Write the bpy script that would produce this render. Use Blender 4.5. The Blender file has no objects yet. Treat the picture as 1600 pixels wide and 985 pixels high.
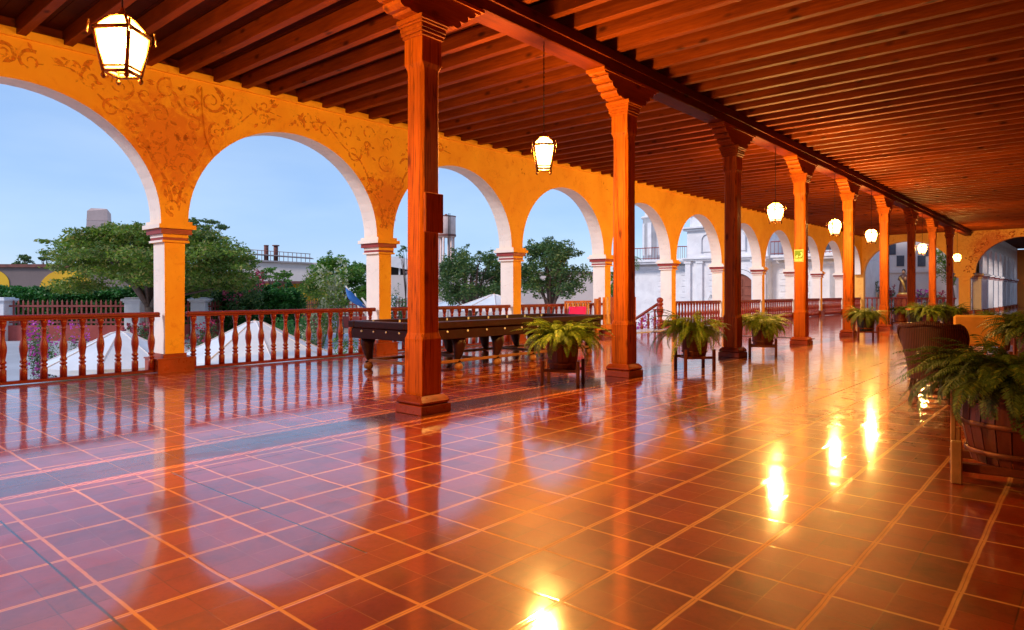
import bpy, math, random
import numpy as np
from mathutils import Vector, Matrix
R = math.radians
PI = math.pi
random.seed(7)
scene = bpy.context.scene
C = scene.collection

# ------------------------------------------------------------------ camera
CAMH = 1.35
YAW = .7136
F = 1050.0
cam_d = bpy.data.cameras.new('camera')
cam = bpy.data.objects.new('camera', cam_d)
C.objects.link(cam)
cam.location = (0, 0, CAMH)
cam.rotation_euler = (R(90), 0, YAW)
cam_d.sensor_width = 36
cam_d.lens = F / 1600 * 36
cam_d.shift_y = -35.2 / 1600
cam_d.clip_end = 3000
scene.camera = cam
_c, _s = math.cos(YAW), math.sin(YAW)


def at(u, v, d):
    """a place in the world seen in the direction (u, v) at depth d metres"""
    r = (u - 800) / F * d
    return Vector((_c * r - _s * d, _s * r + _c * d, CAMH - (v - 457.3) / F * d))


# ------------------------------------------------------------------ materials
class NT:
    def __init__(self, name):
        self.mat = bpy.data.materials.new(name)
        self.mat.use_nodes = True
        self.t = self.mat.node_tree
        self.b = self.t.nodes['Principled BSDF']

    def n(self, kind, **kw):
        nd = self.t.nodes.new(kind)
        for k, v in kw.items():
            setattr(nd, k, v)
        return nd

    def link(self, a, b):
        self.t.links.new(a, b)

    def val(self, sock, v):
        if hasattr(v, 'is_output') or isinstance(v, bpy.types.NodeSocket):
            self.link(v, sock)
        else:
            sock.default_value = v

    def m(self, op, a, b=0.0, c=0.0, clamp=False):
        nd = self.n('ShaderNodeMath', operation=op)
        nd.use_clamp = clamp
        self.val(nd.inputs[0], a)
        self.val(nd.inputs[1], b)
        self.val(nd.inputs[2], c)
        return nd.outputs[0]

    def mix(self, f, a, b, mode='MIX'):
        nd = self.n('ShaderNodeMixRGB', blend_type=mode)
        self.val(nd.inputs[0], f)
        for i, v in ((1, a), (2, b)):
            if isinstance(v, tuple):
                v = v + (1,) if len(v) == 3 else v
            self.val(nd.inputs[i], v)
        return nd.outputs[0]

    def coord(self, random_offset=False, scale=(1, 1, 1)):
        tc = self.n('ShaderNodeTexCoord')
        mp = self.n('ShaderNodeMapping')
        mp.inputs['Scale'].default_value = scale
        self.link(tc.outputs['Object'], mp.inputs['Vector'])
        if random_offset:
            oi = self.n('ShaderNodeObjectInfo')
            o = self.m('MULTIPLY', oi.outputs['Random'], 37.0)
            cb = self.n('ShaderNodeCombineXYZ')
            for i in range(3):
                self.link(o, cb.inputs[i])
            self.link(cb.outputs[0], mp.inputs['Location'])
        return mp.outputs[0]

    def noise(self, vec, scale=5., detail=4., rough=.55, dist=0.):
        nd = self.n('ShaderNodeTexNoise')
        nd.inputs['Scale'].default_value = scale
        nd.inputs['Detail'].default_value = detail
        nd.inputs['Roughness'].default_value = rough
        nd.inputs['Distortion'].default_value = dist
        if vec is not None:
            self.link(vec, nd.inputs['Vector'])
        return nd.outputs['Fac']

    def ramp(self, f, stops):
        nd = self.n('ShaderNodeValToRGB')
        e = nd.color_ramp.elements
        while len(e) < len(stops):
            e.new(.5)
        for i, (p, c) in enumerate(stops):
            e[i].position = p
            e[i].color = (c, c, c, 1) if isinstance(c, (int, float)) else tuple(c) + (1,)
        self.val(nd.inputs[0], f)
        return nd.outputs[0]

    def bump(self, h, strength=.3, dist=.01):
        nd = self.n('ShaderNodeBump')
        nd.inputs['Strength'].default_value = strength
        nd.inputs['Distance'].default_value = dist
        self.val(nd.inputs['Height'], h)
        self.link(nd.outputs[0], self.b.inputs['Normal'])

    def base(self, c):
        if isinstance(c, tuple):
            c = c + (1,) if len(c) == 3 else c
        self.val(self.b.inputs['Base Color'], c)

    def rough(self, r):
        self.val(self.b.inputs['Roughness'], r)


def plaster(name, c1, c2, stain=None, sc=1.2, rough=.75, bump=.25, stain_pos=None):
    t = NT(name)
    v = t.coord()
    a = t.noise(v, sc, 6, .6, .4)
    col = t.mix(t.ramp(a, [(.35, 0.), (.65, 1.)]), c1, c2)
    if stain:
        b = t.noise(v, 3.3, 8, .7, 1.2)
        col = t.mix(t.m('MULTIPLY', t.ramp(b, [(.56, 0.), (.68, 1.)]), .45), col, stain)
        if stain_pos:
            for (cx, cy, cz, rad) in stain_pos:
                vm = t.n('ShaderNodeVectorMath', operation='DISTANCE')
                t.link(v, vm.inputs[0])
                vm.inputs[1].default_value = (cx, cy, cz)
                d = t.m('DIVIDE', vm.outputs['Value'], rad)
                n2 = t.noise(v, 6, 8, .75, .8)
                f = t.m('SUBTRACT', t.m('ADD', n2, .28), t.m('MULTIPLY', d, .42))
                col = t.mix(t.m('MULTIPLY', t.ramp(f, [(.40, 0.), (.62, 1.)]), .75), col, stain)
    cn = t.noise(v, .9, 9, .62, .5)
    ck = t.ramp(t.m('ABSOLUTE', t.m('SUBTRACT', cn, .47)), [(.0006, 1.), (.0026, 0.)])
    col = t.mix(t.m('MULTIPLY', ck, .35), col, tuple(q * .35 for q in c2))
    t.base(col)
    t.rough(rough)
    t.bump(t.noise(v, 14, 6, .6), bump, .01)
    return t.mat


def plain(name, c, rough=.6, var=.25, sc=4., metal=0., bump=0., spec=None, rnd=True):
    t = NT(name)
    v = t.coord(rnd)
    a = t.noise(v, sc, 5, .6)
    lo = tuple(x * (1 - var) for x in c)
    hi = tuple(min(1, x * (1 + var)) for x in c)
    t.base(t.mix(t.ramp(a, [(.3, 0.), (.7, 1.)]), lo, hi))
    t.rough(t.m('ADD', t.m('MULTIPLY', t.noise(v, sc * 3, 3), .2), rough - .1))
    t.b.inputs['Metallic'].default_value = metal
    if spec is not None:
        t.b.inputs['Specular IOR Level'].default_value = spec
    if bump:
        t.bump(t.noise(v, sc * 5, 5), bump, .01)
    return t.mat


def wood(name, c1, c2, axis=2, rough=.45, knots=True, crack=False, spec=None):
    t = NT(name)
    s = [9., 9., 9.]
    s[axis] = .55
    v = t.coord(True, tuple(s))
    g = t.noise(v, 2.2, 8, .65, 1.4)
    col = t.mix(t.ramp(g, [(.3, 0.), (.7, 1.)]), c1, c2)
    s2 = [1., 1., 1.]
    s2[axis] = .42
    v2 = t.coord(True, tuple(s2))
    big = t.noise(v2, 1.7, 4, .6)
    col = t.mix(t.m('MULTIPLY', t.ramp(big, [(.4, 0.), (.66, 1.)]), .45), col, tuple(x * .45 for x in c1))
    if knots:
        vo = t.n('ShaderNodeTexVoronoi')
        s3 = [4., 4., 4.]
        s3[axis] = 1.9
        t.link(t.coord(True, tuple(s3)), vo.inputs['Vector'])
        vo.inputs['Scale'].default_value = 1.0
        vo.inputs['Randomness'].default_value = 1.
        k = t.ramp(vo.outputs['Distance'], [(.07, 1.), (.2, 0.)])
        col = t.mix(t.m('MULTIPLY', k, .8), col, tuple(x * .18 for x in c1))
    if crack:
        s4 = [7., 7., 7.]
        s4[axis] = .16
        cn = t.noise(t.coord(True, tuple(s4)), 1.3, 5, .6, .6)
        ck = t.ramp(t.m('ABSOLUTE', t.m('SUBTRACT', cn, .5)), [(.004, 1.), (.016, 0.)])
        col = t.mix(t.m('MULTIPLY', ck, .7), col, tuple(x * .12 for x in c1))
    t.base(col)
    t.rough(t.m('ADD', t.m('MULTIPLY', g, .25), rough - .1))
    if spec is not None:
        t.b.inputs['Specular IOR Level'].default_value = spec
    t.bump(g, .35, .006)
    return t.mat


def leafmat(name, c1, c2, c3=None, rough=.5, transl=.35):
    t = NT(name)
    gi = t.n('ShaderNodeNewGeometry')
    rnd = gi.outputs['Random Per Island']
    stops = [(0., c1), (.7, c2)]
    if c3:
        stops.append((1., c3))
    col = t.ramp(rnd, stops)
    v = t.coord(True)
    col = t.mix(t.m('MULTIPLY', t.ramp(t.noise(v, .9, 3), [(.42, 0.), (.62, 1.)]), .55), col, tuple(x * .35 for x in c1))
    t.base(col)
    t.rough(rough)
    tr = t.n('ShaderNodeBsdfTranslucent')
    t.link(col, tr.inputs['Color'])
    ms = t.n('ShaderNodeMixShader')
    ms.inputs[0].default_value = transl
    t.link(t.b.outputs[0], ms.inputs[1])
    t.link(tr.outputs[0], ms.inputs[2])
    out = t.t.nodes['Material Output']
    t.link(ms.outputs[0], out.inputs['Surface'])
    return t.mat


def emit(name, c, s):
    t = NT(name)
    t.base((.8, .8, .8))
    t.b.inputs['Emission Color'].default_value = tuple(c) + (1,)
    t.b.inputs['Emission Strength'].default_value = s
    return t.mat


# --- the floor: red clay tiles, pale grout, two braided bands by the columns
def floor_mat():
    t = NT('clay_tile_floor')
    tc = t.n('ShaderNodeTexCoord')
    sp = t.n('ShaderNodeSeparateXYZ')
    t.link(tc.outputs['Object'], sp.inputs[0])
    v = tc.outputs['Object']
    x, y = sp.outputs[0], sp.outputs[1]
    wob = t.m('MULTIPLY', t.m('SUBTRACT', t.noise(v, 2.0, 3), .5), .022)
    xw = t.m('ADD', x, wob)
    wob2 = t.m('MULTIPLY', t.m('SUBTRACT', t.noise(v, 2.7, 3), .5), .018)
    yw = t.m('ADD', y, wob2)
    PX, PY, X0, Y0 = .4347, .4186, -2.6299, 1.9351

    def dist(val, o, p):
        q = t.m('DIVIDE', t.m('SUBTRACT', val, o), p)
        q = t.m('SUBTRACT', q, t.m('ROUND', q))
        return t.m('MULTIPLY', t.m('ABSOLUTE', q), p)

    def line(d, w, soft=.0025):
        # 1 inside the half width w
        mr = t.n('ShaderNodeMapRange')
        mr.inputs['From Min'].default_value = w - soft
        mr.inputs['From Max'].default_value = w + soft
        mr.inputs['To Min'].default_value = 1
        mr.inputs['To Max'].default_value = 0
        t.val(mr.inputs[0], d)
        return mr.outputs[0]
    dx = dist(xw, X0, PX)
    dy = dist(yw, Y0, PY)
    dx2 = dist(xw, X0 + PX / 2, PX)
    dy2 = dist(yw, Y0 + PY / 2, PY)
    wear = t.ramp(t.noise(v, 1.1, 5, .7), [(.38, .6), (.6, 1.)])
    wear2 = t.ramp(t.noise(v, 1.9, 6, .8), [(.46, 0.), (.62, 1.)])
    lx = line(dx, .0145)
    lxc = t.m('MULTIPLY', line(dx, .0022, .001), .55)            # thin dark seam in the broad joints
    ly = line(dy, .0088)
    main = t.m('MULTIPLY', t.m('MAXIMUM', t.m('SUBTRACT', lx, lxc), ly), wear)
    thin = t.m('MULTIPLY', t.m('MAXIMUM', line(dx2, .003, .0015), line(dy2, .003, .0015)), t.m('ADD', t.m('MULTIPLY', wear2, .6), .4))
    # per-tile tone
    cx = t.m('FLOOR', t.m('DIVIDE', t.m('SUBTRACT', xw, X0), PX / 2))
    cy = t.m('FLOOR', t.m('DIVIDE', t.m('SUBTRACT', yw, Y0), PY / 2))
    cb = t.n('ShaderNodeCombineXYZ')
    t.link(cx, cb.inputs[0])
    t.link(cy, cb.inputs[1])
    wn = t.n('ShaderNodeTexWhiteNoise', noise_dimensions='2D')
    t.link(cb.outputs[0], wn.inputs['Vector'])
    tone = t.mix(wn.outputs['Value'], TILE_A, TILE_B)
    mott = t.noise(v, 5.5, 7, .7, .5)
    tone = t.mix(t.m('MULTIPLY', t.ramp(mott, [(.35, 0.), (.7, 1.)]), .6), tone, TILE_C)
    fine = t.noise(v, 38, 4, .7)
    tone = t.mix(t.m('MULTIPLY', t.ramp(fine, [(.5, 0.), (.72, 1.)]), .35), tone, tuple(q * .45 for q in TILE_A))
    col = t.mix(t.m('MULTIPLY', thin, .75), tone, t.mix(t.ramp(t.noise(v, .8, 3), [(.45, 0.), (.55, 1.)]), (.03, .010, .006), (.55, .17, .05)))
    # dark expansion joints
    dj = t.m('MULTIPLY', line(t.m('ABSOLUTE', t.m('SUBTRACT', yw, 2.14)), .006), line(t.m('ABSOLUTE', t.m('ADD', x, 4.05)), 1.2))
    dj2 = t.m('MULTIPLY', line(t.m('ABSOLUTE', t.m('ADD', xw, 5.13)), .005), line(t.m('ABSOLUTE', t.m('SUBTRACT', y, 3.1)), 1.3))
    dj3 = t.m('MULTIPLY', line(t.m('ABSOLUTE', t.m('SUBTRACT', yw, 1.02)), .006), line(t.m('ABSOLUTE', t.m('ADD', x, 3.5)), 1.7))
    dark = t.m('MAXIMUM', t.m('MAXIMUM', dj, dj2), dj3)
    grout = t.mix(t.noise(v, 9, 4), GROUT_A, GROUT_B)
    col = t.mix(main, col, grout)
    # the strip between the braids
    band = line(t.m('ABSOLUTE', t.m('ADD', x, 5.69)), .36)
    stripc = t.mix(mott, (.09, .018, .010), (.17, .03, .015))
    dys = dist(yw, Y0, PY)
    stripc = t.mix(t.m('MULTIPLY', line(dys, .002, .001), .4), stripc, GROUT_A)
    col = t.mix(band, col, stripc)
    wave = t.m('MULTIPLY', t.m('SINE', t.m('MULTIPLY', y, 36.)), .022)
    wave2 = t.m('MULTIPLY', wave, -1.)
    br = None
    for xc in (-5.99, -5.39):
        dd = t.m('ADD', x, -xc)
        b1 = line(t.m('ABSOLUTE', t.m('SUBTRACT', dd, wave)), .0075, .003)
        b2 = line(t.m('ABSOLUTE', t.m('SUBTRACT', dd, wave2)), .0075, .003)
        b3 = line(t.m('ABSOLUTE', t.m('SUBTRACT', t.m('ABSOLUTE', dd), .037)), .004, .002)
        ground = line(t.m('ABSOLUTE', dd), .045)
        b = t.m('MAXIMUM', t.m('MAXIMUM', b1, b2), t.m('MULTIPLY', b3, .6))
        col = t.mix(ground, col, t.mix(b, tuple(q * 1.3 for q in TILE_A), grout))
        br = b if br is None else t.m('MAXIMUM', br, b)
    col = t.mix(dark, col, (.03, .015, .01))
    t.base(col)
    rr = t.m('ADD', t.m('MULTIPLY', t.ramp(t.noise(v, 3., 8, .7, .6), [(.3, 0.), (.75, 1.)]), .10), FLOOR_R)
    rr = t.m('ADD', rr, t.m('MULTIPLY', main, .10))
    t.rough(rr)
    t.b.inputs['IOR'].default_value = FLOOR_IOR
    t.b.inputs['Specular Tint'].default_value = (1., .42, .15, 1)
    t.val(t.b.inputs['Coat Weight'], t.m('SUBTRACT', 1.0, t.m('MULTIPLY', t.ramp(t.noise(v, 1.6, 9, .8, 1.), [(.5, 0.), (.75, 1.)]), .45)))
    t.val(t.b.inputs['Coat Roughness'], t.m('ADD', t.m('MULTIPLY', t.ramp(t.noise(v, 4., 8, .75, .8), [(.35, 0.), (.7, 1.)]), .05), t.m('ADD', t.m('MULTIPLY', wn.outputs['Value'], .03), .045)))
    t.b.inputs['Coat IOR'].default_value = 2.0
    mk = t.m('MAXIMUM', t.m('MAXIMUM', main, t.m('MULTIPLY', thin, .6)), t.m('MULTIPLY', dark, 2.))
    h = t.m('ADD', t.m('MULTIPLY', mk, -.5), t.m('ADD', t.m('MULTIPLY', t.noise(v, 7., 3), .35), t.m('MULTIPLY', wn.outputs['Value'], .12)))
    nd = t.n('ShaderNodeBump')
    nd.inputs['Strength'].default_value = .30
    nd.inputs['Distance'].default_value = .004
    t.link(h, nd.inputs['Height'])
    t.link(nd.outputs[0], t.b.inputs['Normal'])
    nd2 = t.n('ShaderNodeBump')
    nd2.inputs['Strength'].default_value = .10
    nd2.inputs['Distance'].default_value = .004
    t.link(h, nd2.inputs['Height'])
    t.link(nd2.outputs[0], t.b.inputs['Coat Normal'])
    return t.mat


TILE_A = (.32, .028, .0018)
TILE_B = (.16, .012, .0012)
TILE_C = (.40, .045, .003)
GROUT_A = (.95, .42, .13)
GROUT_B = (.80, .30, .08)
FLOOR_R = .38
FLOOR_IOR = 1.36

M = {}
M['floor'] = floor_mat()
M['yellow'] = plaster('ochre_plaster', (.88, .46, .030), (.80, .36, .016), (.58, .13, .006), 1.1, .7, .3, [(-11.85, 4.8, 3.9, 1.15), (-11.85, 9.5, 3.4, .8), (-11.85, .4, 3.7, 1.2)])
M['yellow2'] = plaster('ochre_plaster_light', (.86, .48, .10), (.80, .40, .07), (.45, .06, .01), .9, .7, .2, [(-4.6, 49.8, 4.1, 1.6)])
M['lampglowfar'] = plaster('far_lamplight_plaster', (.90, .26, .03), (.80, .20, .02), None, .4, .8, .1)  # the corridor's orange lamplight is put into this wall colour; no lamp there
M['redscroll'] = plain('worn_red_scroll_paint', (.55, .07, .01), .7, .3, 9.)
M['housered'] = plaster('terracotta_plaster', (.22, .04, .008), (.16, .03, .006), None, 1., .8, .2)
M['white'] = plaster('white_limewash', (.82, .79, .80), (.74, .71, .73), None, 2., .7, .15)
M['church'] = plaster('church_limewash', (.80, .79, .81), (.68, .67, .70), None, 1.3, .8, .3)
M['pinkwhite'] = plaster('pale_pink_plaster', (.72, .62, .58), (.66, .56, .53), None, .6, .8, .2)
M['bandred'] = plain('oxblood_paint', (.26, .018, .014), .5, .2)
M['plinth'] = plain('red_clay_plinth', (.30, .05, .014), .30, .35, 3., bump=.1)
M['fresco'] = plain('faded_red_scroll_paint', (.66, .20, .008), .7, .3, 9.)
M['column'] = wood('stained_column_wood', (.44, .085, .002), (.70, .165, .004), 2, .5, True, True, .2)
M['corbel'] = wood('carved_corbel_wood', (.30, .055, .002), (.50, .12, .005), 1, .5, True, False, .2)
M['joist'] = wood('joist_wood', (.13, .018, .0008), (.26, .048, .002), 0, .6, True, False, .12)
M['beam'] = wood('great_beam_wood', (.09, .010, .0008), (.20, .030, .002), 1, .55, True, False, .15)
M['board'] = wood('ceiling_board_wood', (.04, .005, .0005), (.08, .011, .001), 1, .6, False, False, .1)
M['rail'] = wood('red_painted_rail_wood', (.24, .014, .007), (.17, .010, .005), 1, .42, False)
M['baluster'] = plain('red_painted_baluster', (.22, .016, .007), .40, .25, 6., bump=.05)
M['darkwood'] = plain('dark_table_wood', (.030, .006, .005), .45, .3, 5., spec=.25)
M['footwood'] = plain('worn_foot_wood', (.30, .11, .03), .5, .3, 8.)
M['stud'] = plain('pearl_sight', (.8, .8, .85), .3, .05)
M['cloth'] = plain('dark_table_cloth', (.06, .012, .012), .9, .2)
M['tub'] = wood('planter_stave_wood', (.10, .014, .005), (.17, .028, .008), 2, .4, False)
M['hoop'] = plain('rusty_hoop', (.20, .06, .03), .5, .4, 8., .6)
M['standwood'] = plain('planter_stand_wood', (.17, .035, .012), .45, .3, 6.)
M['palewood'] = plain('bare_stand_wood', (.42, .20, .07), .5, .3, 6., bump=.2)
M['blackpot'] = plain('black_glazed_pot', (.015, .018, .018), .35, .3)
M['rim'] = plain('orange_rim_clay', (.55, .18, .05), .5, .2)
M['soil'] = plain('potting_soil', (.03, .02, .012), .95, .5, 20.)
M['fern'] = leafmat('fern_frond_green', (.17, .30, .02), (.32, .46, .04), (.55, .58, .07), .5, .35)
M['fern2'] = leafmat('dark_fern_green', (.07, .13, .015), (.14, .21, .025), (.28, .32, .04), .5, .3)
M['fernstem'] = plain('fern_stalk', (.16, .18, .04), .6, .2)
M['leaf'] = leafmat('acacia_foliage', (.09, .19, .015), (.24, .36, .03), (.50, .38, .10))
M['leafd'] = leafmat('dark_tree_foliage', (.04, .12, .03), (.11, .21, .05), (.30, .34, .09))
M['leafb'] = leafmat('bright_green_foliage', (.06, .19, .015), (.13, .32, .03), (.32, .42, .06))
M['hedge'] = leafmat('hedge_foliage', (.03, .15, .02), (.05, .22, .03), (.10, .28, .04))
M['pink'] = leafmat('pink_bougainvillea', (.45, .03, .09), (.65, .05, .14), (.30, .10, .05))
M['magenta'] = leafmat('magenta_bougainvillea', (.55, .04, .40), (.70, .08, .50), (.5, .1, .5))
M['pale'] = leafmat('cream_blossom', (.45, .48, .28), (.60, .62, .40), (.30, .36, .14))
M['bark'] = plain('grey_brown_bark', (.14, .09, .07), .85, .4, 6., bump=.5)
M['bone'] = plain('pale_bare_bark', (.62, .55, .50), .8, .2, 6.)
def lit_glass():
    t = NT('lit_lantern_glass')
    t.base((.03, .02, .01))
    t.b.inputs['Emission Color'].default_value = (1., .62, .24, 1)
    t.b.inputs['Emission Strength'].default_value = 9.
    tr = t.n('ShaderNodeBsdfTransparent')
    ms = t.n('ShaderNodeMixShader')
    ms.inputs[0].default_value = .32
    t.link(tr.outputs[0], ms.inputs[1])
    t.link(t.b.outputs[0], ms.inputs[2])
    t.link(ms.outputs[0], t.t.nodes['Material Output'].inputs['Surface'])
    return t.mat


M['glass'] = lit_glass()
M['bulb'] = emit('bulb_glow', (1., .62, .25), 40.)
M['brass'] = plain('aged_brass', (.30, .14, .04), .4, .3, 9., .7)
M['iron'] = plain('dark_iron', (.03, .02, .018), .5, .3, 9., .5)
M['parasol'] = plain('white_canvas', (.64, .70, .78), .8, .10, 1.5)
M['road'] = plaster('pale_concrete_paving', (.48, .48, .52), (.40, .40, .44), (.28, .26, .26), .35, .9, .3)
M['ground'] = plaster('dusty_ground', (.30, .24, .18), (.20, .17, .12), (.08, .12, .04), .15, .95, .4)
M['lowred'] = plaster('red_painted_wall', (.42, .075, .06), (.34, .055, .045), None, 1., .8, .2)
M['redfence'] = plain('red_oxide_fence', (.28, .045, .035), .6, .3)
M['brownwall'] = plaster('grey_brown_adobe', (.26, .19, .18), (.21, .155, .15), None, .25, .9, .3)
M['yellowfar'] = plaster('far_yellow_plaster', (.88, .50, .02), (.80, .42, .015), None, .3, .8, .1)
M['towerstone'] = plaster('pale_tower_brick', (.80, .56, .50), (.68, .47, .42), (.48, .33, .29), .5, .9, .5)
M['roofmetal'] = plain('weathered_sheet_roof', (.30, .26, .27), .6, .3, .6)
M['rust'] = plain('rusted_metal', (.20, .06, .045), .7, .4, 2.)
M['tankpaint'] = plain('faded_pink_tank_paint', (.80, .56, .50), .6, .2, .8)
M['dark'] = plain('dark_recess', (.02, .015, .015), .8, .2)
M['window'] = plain('dull_window_glass', (.06, .06, .08), .15, .2)
M['door'] = wood('old_panelled_door_wood', (.22, .05, .025), (.32, .08, .04), 2, .6, False)
M['gate'] = plain('orange_stained_gate_wood', (.52, .15, .02), .5, .3, 6.)
M['gatepale'] = plain('pale_gate_picket', (.62, .36, .16), .55, .3, 6.)
M['gatered'] = plain('red_gate_picket', (.32, .06, .02), .5, .3, 6.)
M['pinkcloth'] = plain('magenta_cloth', (.80, .015, .60), .8, .12, 4.)
M['wicker'] = None
M['cushion'] = plain('yellow_upholstery', (.80, .38, .05), .8, .15, 3., bump=.2)
M['marble'] = plain('pale_threshold_stone', (.62, .58, .58), .25, .15, 3.)
M['slate'] = plain('dark_threshold_stone', (.05, .05, .055), .35, .3, 3.)
M['signgreen'] = plain('sign_green', (.10, .22, .01), .5, .08)
M['signwhite'] = plain('sign_pale_print', (.75, .75, .35), .5, .05)
M['bronze'] = plain('dark_painted_robe', (.10, .035, .018), .4, .3, 6.)
M['gold'] = plain('gilded_trim', (.62, .36, .08), .4, .25, 8., .4)
M['skin'] = plain('painted_statue_face', (.45, .24, .14), .5, .1)
M['blue'] = plain('blue_hammock_cloth', (.02, .14, .45), .7, .15)
M['purple'] = M['magenta']


def wicker_mat():
    t = NT('woven_brown_wicker')
    v = t.coord()
    w1 = t.n('ShaderNodeTexWave', wave_type='BANDS', bands_direction='Z')
    w1.inputs['Scale'].default_value = 22
    w2 = t.n('ShaderNodeTexWave', wave_type='BANDS', bands_direction='X')
    w2.inputs['Scale'].default_value = 12
    t.link(v, w1.inputs[0])
    t.link(v, w2.inputs[0])
    h = t.m('MULTIPLY', w1.outputs['Fac'], w2.outputs['Fac'])
    t.base(t.mix(h, (.03, .007, .003), (.26, .055, .015)))
    t.rough(.45)
    t.bump(h, .8, .012)
    return t.mat


M['wicker'] = wicker_mat()


# ------------------------------------------------------------------ mesh builder
class MB:
    def __init__(self):
        self.v, self.f, self.mi, self.sm = [], [], [], []
        self.mats = []
        self.cur = 0
        self.smooth = False

    def use(self, mat):
        if mat not in self.mats:
            self.mats.append(mat)
        self.cur = self.mats.index(mat)
        return self

    def add(self, vs, fs, smooth=None):
        o = len(self.v)
        self.v += [tuple(p) for p in vs]
        for f in fs:
            self.f.append(tuple(i + o for i in f))
            self.mi.append(self.cur)
            self.sm.append(self.smooth if smooth is None else smooth)
        return self

    def box(self, lo, hi, bev=0., M4=None):
        x0, y0, z0 = lo
        x1, y1, z1 = hi
        if bev <= 0:
            vs = [(x0, y0, z0), (x1, y0, z0), (x1, y1, z0), (x0, y1, z0), (x0, y0, z1), (x1, y0, z1), (x1, y1, z1), (x0, y1, z1)]
            fs = [(0, 3, 2, 1), (4, 5, 6, 7), (0, 1, 5, 4), (1, 2, 6, 5), (2, 3, 7, 6), (3, 0, 4, 7)]
            if M4 is not None:
                vs = [M4 @ Vector(p) for p in vs]
            return self.add(vs, fs)
        b = min(bev, (x1 - x0) / 2.01, (y1 - y0) / 2.01, (z1 - z0) / 2.01)
        prof = []
        vs, fs = [], []
        # octagonal-bevelled box as stacked rings
        def ring(z, i):
            return [(x0 + i + b, y0 + i, z), (x1 - i - b, y0 + i, z), (x1 - i, y0 + i + b, z), (x1 - i, y1 - i - b, z),
                    (x1 - i - b, y1 - i, z), (x0 + i + b, y1 - i, z), (x0 + i, y1 - i - b, z), (x0 + i, y0 + i + b, z)]
        def ring2(z):
            return [(x0 + b, y0 + b, z), (x1 - b, y0 + b, z), (x1 - b, y0 + b, z), (x1 - b, y1 - b, z),
                    (x1 - b, y1 - b, z), (x0 + b, y1 - b, z), (x0 + b, y1 - b, z), (x0 + b, y0 + b, z)]
        rs = [ring2(z0), ring(z0 + b, 0), ring(z1 - b, 0), ring2(z1)]
        for r_ in rs:
            vs += r_
        for k in range(3):
            for i in range(8):
                j = (i + 1) % 8
                fs.append((k * 8 + i, k * 8 + j, k * 8 + 8 + j, k * 8 + 8 + i))
        fs.append((6, 4, 2, 0))
        fs.append((24, 26, 28, 30))
        if M4 is not None:
            vs = [M4 @ Vector(p) for p in vs]
        return self.add(vs, fs)

    def lathe(self, prof, seg=12, c=(0, 0, 0), smooth=True, cap=True, M4=None, flat_angle=0.):
        vs, fs = [], []
        n = len(prof)
        for (r, z) in prof:
            for i in range(seg):
                a = 2 * PI * i / seg + flat_angle
                vs.append((c[0] + r * math.cos(a), c[1] + r * math.sin(a), c[2] + z))
        for k in range(n - 1):
            for i in range(seg):
                j = (i + 1) % seg
                fs.append((k * seg + i, k * seg + j, (k + 1) * seg + j, (k + 1) * seg + i))
        if cap:
            fs.append(tuple(range(seg))[::-1])
            fs.append(tuple((n - 1) * seg + i for i in range(seg)))
        if M4 is not None:
            vs = [M4 @ Vector(p) for p in vs]
        return self.add(vs, fs, smooth)

    def tube(self, pts, rad, seg=8, smooth=True):
        pts = [Vector(p) for p in pts]
        n = len(pts)
        if not isinstance(rad, (list, tuple)):
            rad = [rad] * n
        vs, fs = [], []
        for k, p in enumerate(pts):
            d = (pts[min(k + 1, n - 1)] - pts[max(k - 1, 0)]).normalized()
            up = Vector((0, 0, 1)) if abs(d.z) < .9 else Vector((1, 0, 0))
            a = d.cross(up).normalized()
            b = d.cross(a).normalized()
            for i in range(seg):
                an = 2 * PI * i / seg
                vs.append(p + a * rad[k] * math.cos(an) + b * rad[k] * math.sin(an))
        for k in range(n - 1):
            for i in range(seg):
                j = (i + 1) % seg
                fs.append((k * seg + i, (k + 1) * seg + i, (k + 1) * seg + j, k * seg + j))
        fs.append(tuple(range(seg)))
        fs.append(tuple((n - 1) * seg + i for i in range(seg))[::-1])
        return self.add(vs, fs, smooth)

    def prism(self, poly, a, b, fn):
        """polygon poly [(p,q)] swept from depth a to b; fn(p,q,d) gives a point"""
        n = len(poly)
        vs = [fn(p, q, a) for p, q in poly] + [fn(p, q, b) for p, q in poly]
        fs = [tuple(range(n)), tuple(range(2 * n - 1, n - 1, -1))]
        for i in range(n):
            j = (i + 1) % n
            fs.append((i, n + i, n + j, j))
        return self.add(vs, fs)

    def build(self, name, mat=None, parent=None, loc=None, bevel=0.):
        me = bpy.data.meshes.new(name)
        me.from_pydata([tuple(p) for p in self.v], [], self.f)
        mats = self.mats if self.mats else [mat]
        for mm in mats:
            me.materials.append(mm)
        if len(mats) > 1:
            me.polygons.foreach_set('material_index', self.mi)
        me.polygons.foreach_set('use_smooth', self.sm)
        me.update()
        o = bpy.data.objects.new(name, me)
        C.objects.link(o)
        if parent:
            o.parent = parent
        if loc is not None:
            o.location = loc
        if bevel:
            md = o.modifiers.new('bevel', 'BEVEL')
            md.width = bevel
            md.segments = 2
            md.limit_method = 'ANGLE'
        return o


def tag(o, label=None, cat=None, group=None, kind=None):
    if label:
        o['label'] = label
    if cat:
        o['category'] = cat
    if group:
        o['group'] = group
    if kind:
        o['kind'] = kind
    return o


def thing(name, label, cat, loc=(0, 0, 0), rz=0., group=None):
    o = bpy.data.objects.new(name, None)
    o.empty_display_size = .2
    C.objects.link(o)
    o.location = loc
    o.rotation_euler = (0, 0, rz)
    return tag(o, label, cat, group)


KIDS = {}


def kids(o):
    return [c for c in bpy.data.objects if c.parent == o]


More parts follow.
